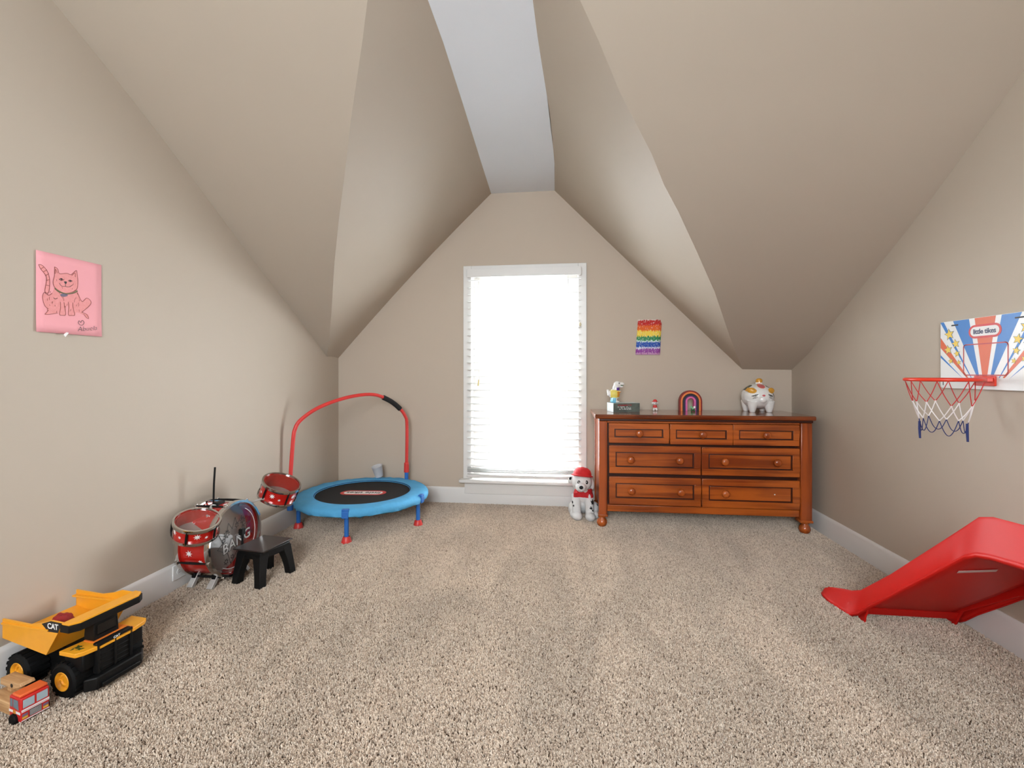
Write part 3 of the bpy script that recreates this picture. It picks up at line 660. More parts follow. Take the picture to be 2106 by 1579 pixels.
# ---------------------------------------------------------------- drum kit
KX, KY = -1.695, 2.052
kt = thing('toy_drum_kit', 'red and chrome toy drum kit by the left wall', 'drum kit', (KX, KY, 0))
AX = Matrix.Translation((0, 0, .212)) @ Matrix.Rotation(PI/2, 4, 'Y')        # local z -> +x
Rb = .166
sh = MB().lathe([(Rb, -.072), (Rb, .074), (Rb-.004, .074), (Rb-.004, -.072)], 56, AX, closed=True).build('bass_shell', DRUMRED, kt, smooth=40)
def hoop(R, M, par, name='hoop', t=.007, hgt=.012):
    return MB().lathe([(R-t*.6, -hgt), (R+t, -hgt), (R+t*1.2, -hgt*.3), (R+t*1.2, hgt*.3), (R+t, hgt), (R-t*.6, hgt)], 56, M, closed=True).build(name, CHROME, par, smooth=35)
hoop(Rb+.006, AX @ Matrix.Translation((0, 0, .078)), kt); hoop(Rb+.006, AX @ Matrix.Translation((0, 0, -.076)), kt)
MB().lathe([(0, .012), (Rb-.004, .012), (Rb-.004, .015), (0, .015)], 48, AX).build('back_head', GREYHEAD, kt)
fh = MB().lathe([(0, .0795), (Rb*.6, .0795), (Rb-.001, .0775)], 48, AX).build('front_head', CLEAR, kt)
MH = frame((.0803, 0, .212), (0, 1, 0), (0, 0, 1))          # print plane of the head
rib = MB()
for cx_, cy_, r_, n_ in ((-.055, .035, .020, 8), (.012, .058, .014, 6), (.05, .07, .017, 7), (.03, .02, .010, 6), (-.075, .01, .012, 6), (.055, .035, .011, 6), (-.02, -.085, .011, 6), (-.06, -.095, .014, 7)):
    st = star(cx_, cy_, r_, n_, .5, .3); ribbon(st+[st[0]], .0022, MH, 0, .0006, rib)
zz = [(-.105, .045), (-.06, .028), (-.045, .085), (-.02, .05), (.0, .1), (.012, .06), (.045, .095), (.05, .045), (.11, .05), (.075, .03), (.115, -.01), (.08, -.02), (.03, -.10), (.01, -.07), (-.03, -.115), (-.05, -.06), (-.115, -.02), (-.08, .0), (-.105, .045)]
ribbon(zz, .0024, MH, 0, .0006, rib); rib.build('printed_burst', PRINTK, fh)
rw = MB(); ribbon([(.142*math.cos(a), .142*math.sin(a)) for a in [math.radians(q) for q in range(-125, 66, 6)]], .0028, MH, 0, .0006, rw); rw.build('printed_ring', PRINTW, fh)
MT = MH @ Matrix.Rotation(.16, 4, 'Z')
text('lettering_shadow', 'BANG', .068, PRINTK, fh, MT @ Matrix.Translation((.006, -.022, .0006)), .0002, .0030, 1.06, .1)
text('lettering', 'BANG', .068, mat('grey_print', (176, 172, 168), rough=.5), fh, MT @ Matrix.Translation((.006, -.022, .0012)), .0002, .0004, 1.06, .1)
def shell_star(par, M, R, th, z, r, n=7):   # star print wrapped on a cylinder of axis local z
    g = MB(); st = star(0, 0, r, n, .42); v = [(0, 0)]+st
    vs = [M @ Vector(((R+.0008)*math.cos(th+a/R), (R+.0008)*math.sin(th+a/R), z+b)) for a, b in v]
    g.add(vs, [(0, 1+i, 1+(i+1) % len(st)) for i in range(len(st))])
    o = g.build('printed_star', PRINTW, par, smooth=0, solid=.0006); return o
for th, z, r in ((-2.55, .02, .016), (-2.2, -.035, .020), (-1.75, .03, .014), (-1.45, -.02, .017), (-2.9, -.02, .016), (2.9, .03, .015), (-3.05, .04, .012), (2.5, -.02, .017), (-1.2, .03, .012)):
    shell_star(sh, AX, Rb, th+PI*.0, z, r)
for k in range(8):
    th = 2*PI*k/8+.35; c, s_ = math.cos(th)*(Rb+.008), math.sin(th)*(Rb+.008)
    p = [AX @ Vector((c*1.03, s_*1.03, z)) for z in (-.078, -.02, .02, .080)]
    o = MB().tube(p, [.0035, .006, .006, .0035], 8).build('tension_rod', BLACKP, kt)
    for z in (-.078, .080):
        MB().box(AX @ Vector((c*1.03, s_*1.03, z)), (.014, .016, .016), (th, 0, 0)).build('claw', CHROME, o, bevel=.002)
for x, y0, y1 in ((-.068, -.055, -.105), (.038, -.055, -.112), (-.068, .055, .12), (.06, .055, .11)):
    d_ = Vector((0, y1-y0, -.062)); m = MB(); n_ = Vector((0, .062, y1-y0)).normalized()*.009
    a, b_ = Vector((x, y0, .064)), Vector((x, y1, .0))
    vs = [a-n_+Vector((s_, 0, 0)) for s_ in (-.0135, .0135)]+[b_-n_+Vector((s_, 0, 0)) for s_ in (-.0135, .0135)]+[a+n_+Vector((s_, 0, 0)) for s_ in (-.0135, .0135)]+[b_+n_+Vector((s_, 0, 0)) for s_ in (-.0135, .0135)]
    zmin = min(v.z for v in vs); vs = [v-Vector((0, 0, zmin)) for v in vs]
    m.add(vs, [(0, 1, 3, 2), (4, 6, 7, 5), (0, 4, 5, 1), (2, 3, 7, 6), (0, 2, 6, 4), (1, 5, 7, 3)]); sp_ = m.build('spur', SILVER, kt, bevel=.0015)
    MB().box((x, (y0+y1)/2*.80, .055), (.018, .05, .022)).build('spur_bracket', BLACKP, sp_, bevel=.002)
def tom(c, nrm, R, hh, roll):
    z = Vector(nrm).normalized(); x = z.orthogonal().normalized(); y = z.cross(x)
    M = Matrix((x, y, z)).transposed().to_4x4(); M.translation = Vector(c)
    s_ = MB().lathe([(R, -hh), (R, 0), (R-.003, 0), (R-.003, -hh)], 44, M, closed=True).build('tom_shell', DRUMRED, kt, smooth=40)
    hoop(R+.004, M @ Matrix.Translation((0, 0, 0)), s_, 'rim', .005, .008); hoop(R+.004, M @ Matrix.Translation((0, 0, -hh)), s_, 'rim', .005, .007)
    MB().lathe([(0, .002), (R-.001, .002)], 40, M).build('clear_head', CLEARTOM, s_)
    MB().lathe([(0, -hh+.001), (R-.003, -hh+.001), (R-.003, -hh+.003), (0, -hh+.003)], 40, M).build('bottom_head', GREYHEAD, s_)
    for k in range(5):
        th = 2*PI*k/5+roll; cc, ss = (R+.007)*math.cos(th), (R+.007)*math.sin(th)
        o = MB().tube([M @ Vector((cc, ss, q)) for q in (-hh-.004, -hh*.7, -hh*.3, .006)], [.003, .005, .005, .003], 8).build('lug', BLACKP, s_)
    for k in range(5):
        th = 2*PI*(k+.5)/5+roll
        shell_star(s_, M, R, th-.18, -hh*.45, .015, 8); shell_star(s_, M, R, th+.25, -hh*.62, .008, 6)
    return s_
tom((.035, -.180, .352), (.32, -.20, 1), .084, .064, .5)
tom((.135, .285, .412), (.42, -.10, .9), .092, .080, 1.25)
MB().tube([(0, -.02, .37), (.005, -.06, .385), (.015, -.10, .345)], .006, 10).build('tom_arm', SILVER, kt, smooth=60)
MB().tube([(.03, .09, .345), (.06, .15, .345), (.105, .24, .352)], .0065, 10).build('tom_arm', SILVER, kt, smooth=60)
MB().box((0, -.01, .379), (.03, .05, .02)).build('mount', BLACKP, kt, bevel=.003)
MB().tube([(-.045, .01, .375), (-.044, .012, .47), (-.040, .014, .552)], .0045, 8).build('cymbal_rod', BLACKP, kt)
pd = MB(); pd.tube([(.100, .022, .03), (.101, .022, .14), (.103, .022, .235)], .005, 8); pd.box((.100, .022, .235), (.02, .022, .03)); pd.build('pedal_beater', BLACKP, kt)

# stool
st_ = thing('drum_stool', 'small black plastic stool in front of the drum kit', 'stool', (-1.488, 2.093, 0), -.23)
seat = MB(); seat.b2(-.076, .076, -.088, .088, .128, .166); seat.build('seat', BLACKP, st_, bevel=.006, seg=3)
for sx in (-1, 1):
    for sy in (-1, 1):
        m = MB(); ring = []
        for z, off, hw in ((.15, .050, .026), (.12, .056, .023), (.08, .064, .020), (.04, .070, .0185), (0, .074, .0185)):
            cx_, cy_ = sx*off, sy*(off+.016); ring.append([(cx_-hw, cy_-hw, z), (cx_+hw, cy_-hw, z), (cx_+hw, cy_+hw, z), (cx_-hw, cy_+hw, z), (cx_-hw, cy_-hw, z)])
        m.grid(ring); m.add(ring[-1][:4], [(0, 1, 2, 3)]); m.build('leg', BLACKP, st_, smooth=50, bevel=.003)
pdl = MB(); pdl.box((-.006, .0, .1715), (.178, .192, .007), (0, .0, .10)); pdl.build('seat_board', mat('dark_brown_board', (44, 36, 34), rough=.35), st_, bevel=.002)

# ---------------------------------------------------------------- outlet
ot = thing('wall_outlet', 'white duplex outlet plate on the left baseboard by the drums', 'outlet', (XL+.0135, 1.958, .088))
MB().b2(0, .005, -.0575, .0575, -.035, .035).build('plate', WHITE, ot, bevel=.003)
for y in (-.02, .02):
    rc = MB(); M = frame((.005, y, 0), (0, 1, 0), (0, 0, 1)); flat([(.0165*math.cos(2*PI*k/20), .0165*math.sin(2*PI*k/20)) for k in range(20)], M, 0, .0015, rc); ro = rc.build('receptacle', WHITE, ot)
    g = MB(); flat([(-.006, .004), (.002, .004), (.002, .006), (-.006, .006)], M, .0015, .0018, g); flat([(-.006, -.006), (.002, -.006), (.002, -.004), (-.006, -.004)], M, .0015, .0018, g); flat([(.007, -.002), (.010, -.002), (.010, .002), (.007, .002)], M, .0015, .0018, g)
    g.build('slots', PRINTK, ro)

# ---------------------------------------------------------------- dump truck
tk = thing('toy_dump_truck', 'big yellow and black toy dump truck against the left wall', 'toy truck', (-1.763, 1.263, 0), -.1203)
def dt(mb, name, m, par=None, **k): return mb.build(name, m, par or tk, **k)
dt(MB().b2(-.02, .25, .055, .155, .035, .12), 'chassis', BLACKP, bevel=.004)
for ux in (.008, .204):
    for v0, v1, sgn in ((-.002, .056, 1), (.150, .208, -1)):
        M = frame((ux, v0 if sgn > 0 else v1, .057), (1, 0, 0), (0, 0, sgn)) if sgn > 0 else frame((ux, v1, .057), (-1, 0, 0), (0, 0, 1))
        wdt = v1-v0
        w_ = dt(MB().lathe([(.030, 0), (.046, 0), (.0535, -.005), (.0555, -.012), (.0555, -wdt+.012), (.0535, -wdt+.004), (.046, -wdt), (.030, -wdt)], 36, M, closed=True), 'tyre', TIRE, smooth=30)
        tr_ = MB()
        for k in range(18):
            a = 2*PI*k/18
            p = M @ Vector((.0560*math.cos(a), .0560*math.sin(a), -wdt/2)); 
            tr_.box(p, (.010, wdt*.86, .004), (0, PI/2-a if sgn > 0 else -PI/2+a, 0))
        dt(tr_, 'tread', TIRE, w_)
        h_ = dt(MB().lathe([(0, -.010), (.012, -.010), (.014, -.006), (.022, -.008), (.024, -.002), (.0285, .001), (.031, -.002), (.031, -.02), (0, -.02)], 28, M), 'hub', YEL, w_, smooth=40)
        for k in range(6):
            a = 2*PI*k/6; dt(MB().ell(M @ Vector((.018*math.cos(a), .018*math.sin(a), -.0065)), .0022, nu=8, nv=6), 'hub_bolt', YEL, w_)
# bed
side = [(-.058, .221), (.068, .219), (.123, .2305), (.159, .243), (.212, .242), (.191, .212), (.137, .131), (-.058, .158)]
dbed = MB()
for v0, v1 in ((-.002, .003), (.203, .208)):
    dbed.prism(side, lambda u, z: (u, v0, z), lambda u, z: (u, v1, z))
dbed.prism([(-.058, .158), (.137, .131), (.139, .136), (-.058, .164)], lambda u, z: (u, .003, z), lambda u, z: (u, .203, z))
dbed.prism([(.137, .131), (.205, .236), (.199, .238), (.133, .136)], lambda u, z: (u, .003, z), lambda u, z: (u, .203, z))
for v0, v1 in ((-.006, -.002), (.208, .212)):
    dbed.prism([(-.058, .204), (.148, .208), (.150, .214), (-.058, .210)], lambda u, z: (u, v0, z), lambda u, z: (u, v1, z))
for v0, v1 in ((.003, .016), (.190, .203)):
    dbed.prism([(-.058, .200), (.16, .205), (.165, .211), (-.058, .206)], lambda u, z: (u, v0, z), lambda u, z: (u, v1, z))
dbo = dt(dbed, 'dump_bed', YEL, bevel=.0015)
can = MB(); pl_ = [(.212, -.006), (.240, -.006), (.256, .016), (.256, .190), (.240, .212), (.212, .212)]
can.prism(pl_, lambda u, v: (u, v, .238), lambda u, v: (u, v, .2445)); dt(can, 'canopy', YEL, dbo, bevel=.001)
cl = MB(); pl2 = [(.206, -.008), (.242, -.008), (.259, .014), (.259, .192), (.242, .214), (.206, .214)]
cl.prism(pl2, lambda u, v: (u, v, .216), lambda u, v: (u, v, .2378)); dt(cl, 'canopy_edge', BLACKP, dbo, bevel=.001)
cpn = MB(); cpn.prism([(.120, .2285), (.158, .2415), (.206, .2405), (.189, .2085), (.147, .2075)], lambda u, z: (u, -.0022, z), lambda u, z: (u, -.0030, z)); cpo = dt(cpn, 'side_panel', PRINTK, dbo)
for vv, ex in ((-.0032, 1), (.2092, -1)):
    text('lettering', 'CAT', .024, PRINTW, cpo, frame((.168, vv, .2255), (ex, 0, 0), (0, 0, 1)), .0003, .0006, .95)
# red cloth lying in the bed
RSM = mat('dark_red_cloth', (146, 28, 24), rough=.8, var=.1)
rs_ = MB().ell((0, 0, 0), 1.0, None, 28, 18)
vv_ = []
for p in rs_.v:
    n_ = Vector(p); d_ = 1+.28*noise.noise(n_*1.9+Vector((3, 1, 0)))+.12*noise.noise(n_*4.5)
    vv_.append((.104+.036*n_.x*d_, .056+.036*n_.y*d_, max(.1425+.012*(.104-(.104+.036*n_.x)), .184+.044*n_.z*d_)))
rs_.v = vv_
# cab, deck, front
deck = MB(); deck.prism([(.196, -.004), (.262, -.004), (.275, .012), (.284, .048), (.284, .158), (.275, .196), (.262, .212), (.196, .212), (.206, .15), (.206, .06)], lambda u, v: (u, v, .140), lambda u, v: (u, v, .153)); dko = dt(deck, 'deck', YEL, bevel=.0015)
hood = MB(); hood.prism([(.212, .052), (.2835, .052), (.2835, .154), (.212, .154)], lambda u, v: (u, v, .1531), lambda u, v: (u, v, .1575)); dt(hood, 'hood', ORG, dko, bevel=.001)
bl_ = MB()
for k in range(9):
    a = random.uniform(0, 6.28); r = random.uniform(.004, .012); cx_, cy_ = .236+random.uniform(-.014, .016), .02+random.uniform(-.012, .012)
    flat([(cx_+r*math.cos(a), cy_+r*math.sin(a)), (cx_+.004*math.cos(a+2), cy_+.004*math.sin(a+2)), (cx_-r*math.cos(a), cy_-r*math.sin(a)), (cx_+.004*math.cos(a-2), cy_+.004*math.sin(a-2))], Matrix.Identity(4), .1531, .1534+.0001*k, bl_)
dt(bl_, 'paint_splash', mat('dark_green_paint', (66, 84, 34), rough=.5), dko)
dt(MB().box((.230, .092, .187), (.044, .075, .058), None, 0, .92), 'cab', BLACKP, bevel=.002)
dt(MB().b2(.2525, .2535, .064, .120, .172, .206), 'cab_window', mat('smoked_plastic', (12, 12, 14), rough=.1), None)
dt(MB().b2(.19, .27, .012, .196, .085, .1395), 'fender', BLACKP, bevel=.006)
gr = MB(); gr.b2(.262, .280, .044, .150, .062, .160); gro = dt(gr, 'grille', BLACKP, bevel=.004)
gf = MB()
for q in ((.044, .150, .150, .160), (.044, .052, .064, .150), (.142, .150, .064, .150), (.094, .100, .064, .150)): gf.b2(.280, .284, q[0], q[1], q[2], q[3])
for k in range(5): gf.b2(.2795, .2815, .054, .142, .072+k*.015, .076+k*.015)
dt(gf, 'grille_frame', BLACKP, gro, bevel=.001)
text('lettering', 'CAT', .010, PRINTW, gro, frame((.2845, .100, .1545), (0, 1, 0), (0, 0, 1)), .0002, .0003)
bm_ = MB(); bm_.prism([(.27, .012), (.298, .035), (.298, .170), (.27, .196)], lambda u, v: (u, v, .022), lambda u, v: (u, v, .062)); dt(bm_, 'bumper', BLACKP, bevel=.004)
dt(MB().b2(.298, .306, .045, .160, .026, .040), 'bumper_step', BLACKP, None, bevel=.002)
rso = rs_.build('red_cloth', RSM, smooth=50); rso.location = (-1.763, 1.263, 0); rso.rotation_euler = (0, 0, -.1203)
tag(rso, 'dark red crumpled cloth lying in the yellow dump truck bed', 'cloth')

# ---------------------------------------------------------------- wooden fire engine
fe = thing('wooden_fire_engine', 'small red and natural wood toy fire engine beside the dump truck', 'toy truck', (-1.575, 1.165, 0), -.22)
FR = mat('red_painted_wood', (204, 40, 38), rough=.4, var=.04); FO = mat('orange_painted_wood', (232, 104, 52), rough=.4); FW = mat('grey_blue_print', (172, 190, 198), rough=.35, var=.03); FD = mat('dark_window_print', (110, 130, 140), rough=.35)
cab = MB(); cab.b2(-.034, .024, -.032, .032, .012, .080); cabo = cab.build('cab', FR, fe, bevel=.003)
MB().b2(-.022, .018, -.0315, .0315, .0802, .0885).build('roof', FO, cabo, bevel=.003)
MF = frame((.0242, 0, 0), (0, 1, 0), (0, 0, 1)); MS = frame((0, -.0322, 0), (1, 0, 0), (0, 0, 1))
for s_ in (-1, 1):
    flat([(s_*.015-.0125, .051), (s_*.015+.0125, .051), (s_*.015+.0125, .074), (s_*.015-.0125, .074)], MF, 0, .0005).build('windscreen', FW, cabo)
    flat([(s_*.023-.006, .020), (s_*.023+.006, .020), (s_*.023+.006, .026), (s_*.023-.006, .026)], MF, 0, .0005).build('headlight', mat('yellow_print', (226, 184, 74)), cabo)
    flat([(s_*.023-.006, .027), (s_*.023+.006, .027), (s_*.023+.006, .034), (s_*.023-.006, .034)], MF, 0, .0005).build('marker_light', mat('violet_print', (120, 104, 130)), cabo)
flat([(-.031, .043), (.031, .043), (.031, .047), (-.031, .047)], MF, 0, .0005).build('stripe', PRINTW, cabo); flat([(-.031, .0395), (.031, .0395), (.031, .0415), (-.031, .0415)], MF, 0, .0005).build('stripe', PRINTW, cabo)
flat([(-.031, .0145), (.031, .0145), (.031, .017), (-.031, .017)], MF, 0, .0005).build('stripe', PRINTW, cabo)
gb = MB()
flat([(-.0135, .019), (.0135, .019), (.0135, .0385), (-.0135, .0385)], MF, 0, .0005, gb); gb.build('grille', PRINTK, cabo)
gs = MB()
for k in range(6): flat([(-.013, .0205+k*.003), (.013, .0205+k*.003), (.013, .0213+k*.003), (-.013, .0213+k*.003)], MF, .0005, .0008, gs)
gs.build('grille_lines', PRINTW, cabo)
flat([(-.028, .050), (-.016, .050), (-.016, .073), (-.028, .073)], MS, 0, .0005).build('side_window', FD, cabo); flat([(-.012, .050), (.014, .045), (.010, .073), (-.012, .073)], MS, 0, .0005).build('side_window', FD, cabo)
flat([(-.034, .034), (.022, .034), (.022, .041), (-.034, .041)], MS, 0, .0005).build('stripe', PRINTW, cabo)
flat([(-.006+.007*math.cos(2*PI*k/14), .0375+.007*math.sin(2*PI*k/14)) for k in range(14)], MS, .0005, .0012).build('badge', mat('gold_print', (206, 130, 40)), cabo)
MB().b2(-.150, -.0345, -.030, .030, .016, .052).build('wooden_body', RAWWOOD, fe, bevel=.003)
lad = MB(); lad.prism([(-.150, .066), (-.075, .068), (-.040, .082), (-.048, .090), (-.062, .088), (-.150, .086)], lambda u, z: (u, -.004, z), lambda u, z: (u, .030, z)); ldo = lad.build('wooden_ladder', RAWWOOD, fe, bevel=.002)
flat([(-.088+.006*math.cos(2*PI*k/14), .0765+.006*math.sin(2*PI*k/14)) for k in range(14)], frame((0, -.0042, 0), (1, 0, 0), (0, 0, 1)), 0, .0005).build('hole', PRINTK, ldo)
MB().b2(-.12, -.10, .0, .026, .0515, .067).build('ladder_post', RAWWOOD, fe)
for ux in (-.006, -.115):
    for y0, s_ in ((-.040, -1), (.040, 1)):
        M = frame((ux, y0, .0165), (1, 0, 0), (0, 0, -s_))
        MB().lathe([(0, 0), (.013, 0), (.0165, -.003) if s_ < 0 else (.0165, -.003), (.0165, -.010), (0, -.010)], 20, frame((ux, y0, .0165), (1, 0, 0), (0, 0, 1)) if s_ < 0 else frame((ux, y0, .0165), (-1, 0, 0), (0, 0, 1))).build('wheel', TIRE, fe)

# ---------------------------------------------------------------- slide
sd = thing('toddler_slide', 'red plastic toddler slide along the right wall', 'slide', (1.39, 1.9, 0))
# stations: y, bed z, wall top z, flange z, half width at top, half width at bed
ST = [(2.215, .028, .034, .012, .222, .200), (2.195, .030, .050, .012, .226, .198), (2.150, .030, .074, .006, .222, .192), (2.100, .031, .092, .004, .210, .186), (2.050, .040, .108, .004, .198, .180), (2.005, .066, .132, .034, .190, .176), (1.949, .112, .178, .088, .190, .172), (1.837, .205, .270, .182, .190, .170), (1.697, .325, .396, .303, .190, .170), (1.579, .425, .502, .405, .190, .170), (1.513, .482, .562, .462, .190, .170), (1.474, .506, .598, .484, .190, .170), (1.430, .520, .612, .495, .190, .170), (1.341, .530, .618, .507, .190, .170), (1.200, .535, .616, .512, .190, .170), (1.100, .536, .60, .513, .190, .170)]
L_ = []; prof_rows = []
for y, zb, zt, zf, wt_, wb_ in ST:
    y -= 1.9
    half = [(wt_+.004, zf-.004), (wt_+.007, zf+.004), (wt_+.004, zf+.010), (wt_, zf+.014), (wt_+.001, zt-.008), (wt_-.003, zt), (wt_-.010, zt-.004), (wb_-.002, zb+.020), (wb_-.018, zb+.004), (wb_-.05, zb)]
    prof_rows.append([(-x, y, z) for x, z in half]+[(x, y, z) for x, z in half[::-1]])
MB().grid(prof_rows).build('chute', RED, sd, smooth=50, solid=.004)
lip = MB(); last = prof_rows[0]
lip.grid([last, [(x*.97, y+.012, max(.004, z*.55)) for x, y, z in last], [(x*.94, y+.016, .002) for x, y, z in last]])
lip.build('lip', RED, sd, smooth=60, solid=.003)
# skirts below the bed with lugs
for sx in (-1, 1):
    sk = MB()
    if sx > 0:
        pts = [(2.02, .008), (2.03, .0), (2.06, .0), (2.075, .012), (2.05, .075), (1.96, .130), (1.70, .345), (1.52, .500), (1.43, .515), (1.34, .520), (1.34, .46), (1.766, .245), (1.99, .075), (2.005, .045)]
    else:
        pts = [(2.000, .0), (2.035, .0), (2.045, .035), (2.00, .062), (1.985, .078), (1.985, .050), (1.995, .030)]
    sk.prism([(y-1.9, z) for y, z in pts], lambda y, z: (sx*.176-.004, y, z), lambda y, z: (sx*.176+.004, y, z)); sk.build('skirt', RED, sd, bevel=.002)
cw = MB(); cw.prism([(2.028-1.9, .026), (2.034-1.9, .026), (2.012-1.9, .062), (2.004-1.9, .062)], lambda y, z: (-.174, y, z), lambda y, z: (.174, y, z)); cw.build('cross_rib', RED, sd)
# ladder end, nearest the camera side
ld = MB()
for sx in (-1, 1):
    MB().prism([(1.10-1.9, .51), (1.16-1.9, .51), (1.02-1.9, 0), (.96-1.9, 0)], lambda y, z: (sx*.165-.015, y, z), lambda y, z: (sx*.165+.015, y, z)).build('ladder_rail', RED, sd, bevel=.004)
for z, y in ((.15, 1.035), (.30, 1.075)):
    MB().b2(-.15, .15, y-1.9-.035, y-1.9+.035, z, z+.022).build('step', RED, sd, bevel=.004)
ph_ = .30; S_ = Vector((0, -.763, .646)); X_ = Vector((1, 0, 0))
stk = flat([(-.050, -.010), (.050, -.010), (.050, .010), (-.050, .010)], frame(Vector((-.072, -.275, .385))-Vector((0, .646, .763))*.0036, X_*math.cos(ph_)+S_*math.sin(ph_), S_*math.cos(ph_)-X_*math.sin(ph_)), -.0004, .0004)
stk.build('sticker', mat('faded_label', (226, 190, 186), rough=.5), sd)

# ---------------------------------------------------------------- basketball hoop
bh = thing('basketball_hoop', 'toy basketball hoop with star printed backboard on the right wall', 'basketball hoop', (XR, 1.948, .958))
BW, BHt = .415, .281; BYT = 2.155-1.948
MBB = frame((-.014, BYT, 0), (0, -1, 0), (0, 0, 1))      # board plane: s to the camera side, t up; local z points to the room
rr = .012; bp_ = []
for cx_, cy_, a0 in ((BW-rr, rr, -PI/2), (BW-rr, BHt-rr, 0), (rr, BHt-rr, PI/2), (rr, rr, PI)):
    for k in range(5): a = a0+PI/2*k/4; bp_.append((cx_+rr*math.cos(a), cy_+rr*math.sin(a)))
board = flat(bp_, MBB, -.010, 0).build('backboard', WHITE, bh)
def clip(poly, x0, x1, y0, y1):
    for f, inter in ((lambda p: p[0] >= x0, lambda a, b: (x0, a[1]+(b[1]-a[1])*(x0-a[0])/(b[0]-a[0]))), (lambda p: p[0] <= x1, lambda a, b: (x1, a[1]+(b[1]-a[1])*(x1-a[0])/(b[0]-a[0]))), (lambda p: p[1] >= y0, lambda a, b: (a[0]+(b[0]-a[0])*(y0-a[1])/(b[1]-a[1]), y0)), (lambda p: p[1] <= y1, lambda a, b: (a[0]+(b[0]-a[0])*(y1-a[1])/(b[1]-a[1]), y1))):
        out = []
        for i in range(len(poly)):
            a, b = poly[i-1], poly[i]
            if f(b):
                if not f(a): out.append(inter(a, b))
                out.append(b)
            elif f(a): out.append(inter(a, b))
        poly = out
        if not poly: return []
    return poly
PBL = mat('blue_print', (28, 116, 194), rough=.35, var=.02); POR = mat('orange_print', (216, 88, 24), rough=.35, var=.02); PYE = mat('yellow_star_print', (238, 202, 70), rough=.4, var=.04)
SC = .207
half = [(PBL, [(.061, .285), (.137, .285), (.183, .05), (.173, .05)]), (PBL, [(-.004, .285), (.014, .285), (.150, .045), (.147, .045)]), (POR, [(-.01, .228), (-.01, .182), (.127, .045), (.135, .045)]), (PBL, [(-.01, .150), (-.01, .138), (.110, .042)])]
for m_, pl in half:
    for mir in (0, 1):
        q = [(2*SC-a, b_) for a, b_ in pl][::-1] if mir else pl
        q = clip(q, .001, BW-.001, .001, BHt-.001)
        if len(q) > 2: flat(q, MBB, .0, .0004).build('printed_stripe', m_, board)
flat(clip([(.163, .285), (.253, .285), (.216, .045), (.198, .045)], .001, BW-.001, .001, BHt-.001), MBB, 0, .0004).build('printed_stripe', POR, board)
SQR = mat('dark_red_print', (186, 44, 44), rough=.4)
sq = MB(); hw, hh_ = .093, .061; pts = []
for cx_, cy_, a0 in ((1, -1, -PI/2), (1, 1, 0), (-1, 1, PI/2), (-1, -1, PI)):
    for k in range(4): a = a0+PI/2*k/3; pts.append((SC+cx_*(hw-.01)+.01*math.cos(a), .116+cy_*(hh_-.01)+.01*math.sin(a)))
ribbon(pts+[pts[0]], .0042, MBB, .0004, .0008, sq); sq.build('target_square', SQR, board)
lgr = flat(stadium(.069, .0265, cx=SC, cy=.2265), MBB, .0004, .0012).build('logo_ring', LOGORED, board)
flat(stadium(.0605, .0185, cx=SC, cy=.2265), MBB, .0012, .0016).build('logo_field', PRINTW, lgr)
text('lettering', 'little tikes', .0265, NAVY, lgr, MBB @ Matrix.Translation((SC, .2255, .0018)), .0002, .0007, .94)
for s_, t, r in ((.046, .226, .026), (.077, .185, .021), (.040, .161, .022), (.083, .144, .016), (.053, .114, .014), (.092, .107, .012)):
    for mir in (0, 1):
        cx_ = 2*SC-s_ if mir else s_
        o = flat(clip(star(cx_, t, r, 5, .46, PI/2+(-.25 if mir else .2)), .001, BW-.001, .001, BHt-.001), MBB, .0006, .0010).build('star_outline', mat('grey_blue_outline', (70, 110, 130), rough=.5) if not mir else bpy.data.materials['grey_blue_outline'], board, smooth=0)
        flat(star(cx_, t, r*.86, 5, .46, PI/2+(-.25 if mir else .2)), MBB, .0010, .0013).build('star', PYE, o, smooth=0)
for s_ in (.072, 2*SC-.072):
    flat(stadium(.017, .0028, cx=s_, cy=.262), MBB, .0004, .0008).build('slot', PRINTK, board)
flat([(.012, .012), (.0155, .012), (.0155, .026), (.012, .026)], MBB, .0, .0006).build('latch', PRINTK, board)
# rim
RC = Vector((-.166, -.008, .038)); RRr = .113
rim = MB().tube([RC+Vector((RRr*math.cos(2*PI*k/48), RRr*math.sin(2*PI*k/48), 0)) for k in range(48)], .0068, 10, True).build('rim', HOOPRED, bh, smooth=60)
br = MB(); br.b2(-.022, -.0145, -.05, .038, .014, .052); br.prism([(-.05, .026), (-.0225, .040), (-.0225, -.052), (-.05, -.036)], lambda x, y: (x-.005, y, .030), lambda x, y: (x-.005, y, .045)); br.b2(-.066, -.05, -.034, .020, .031, .0445)
br.build('bracket', HOOPRED, bh, bevel=.002)
NR, NW, NB = mat('red_net_cord', (196, 42, 42), rough=.7), mat('white_net_cord', (232, 228, 226), rough=.7), mat('navy_net_cord', (34, 48, 104), rough=.7)
def ring(R, z, k, n=8, ph=0.0, jit=0): a = 2*PI*(k+ph)/n; return RC+Vector((R*math.cos(a), R*math.sin(a), z))
random.seed(3)
ZA = [-.088+random.uniform(-.012, .010) for k in range(8)]; ZB = [-.155+random.uniform(-.008, .008) for k in range(8)]
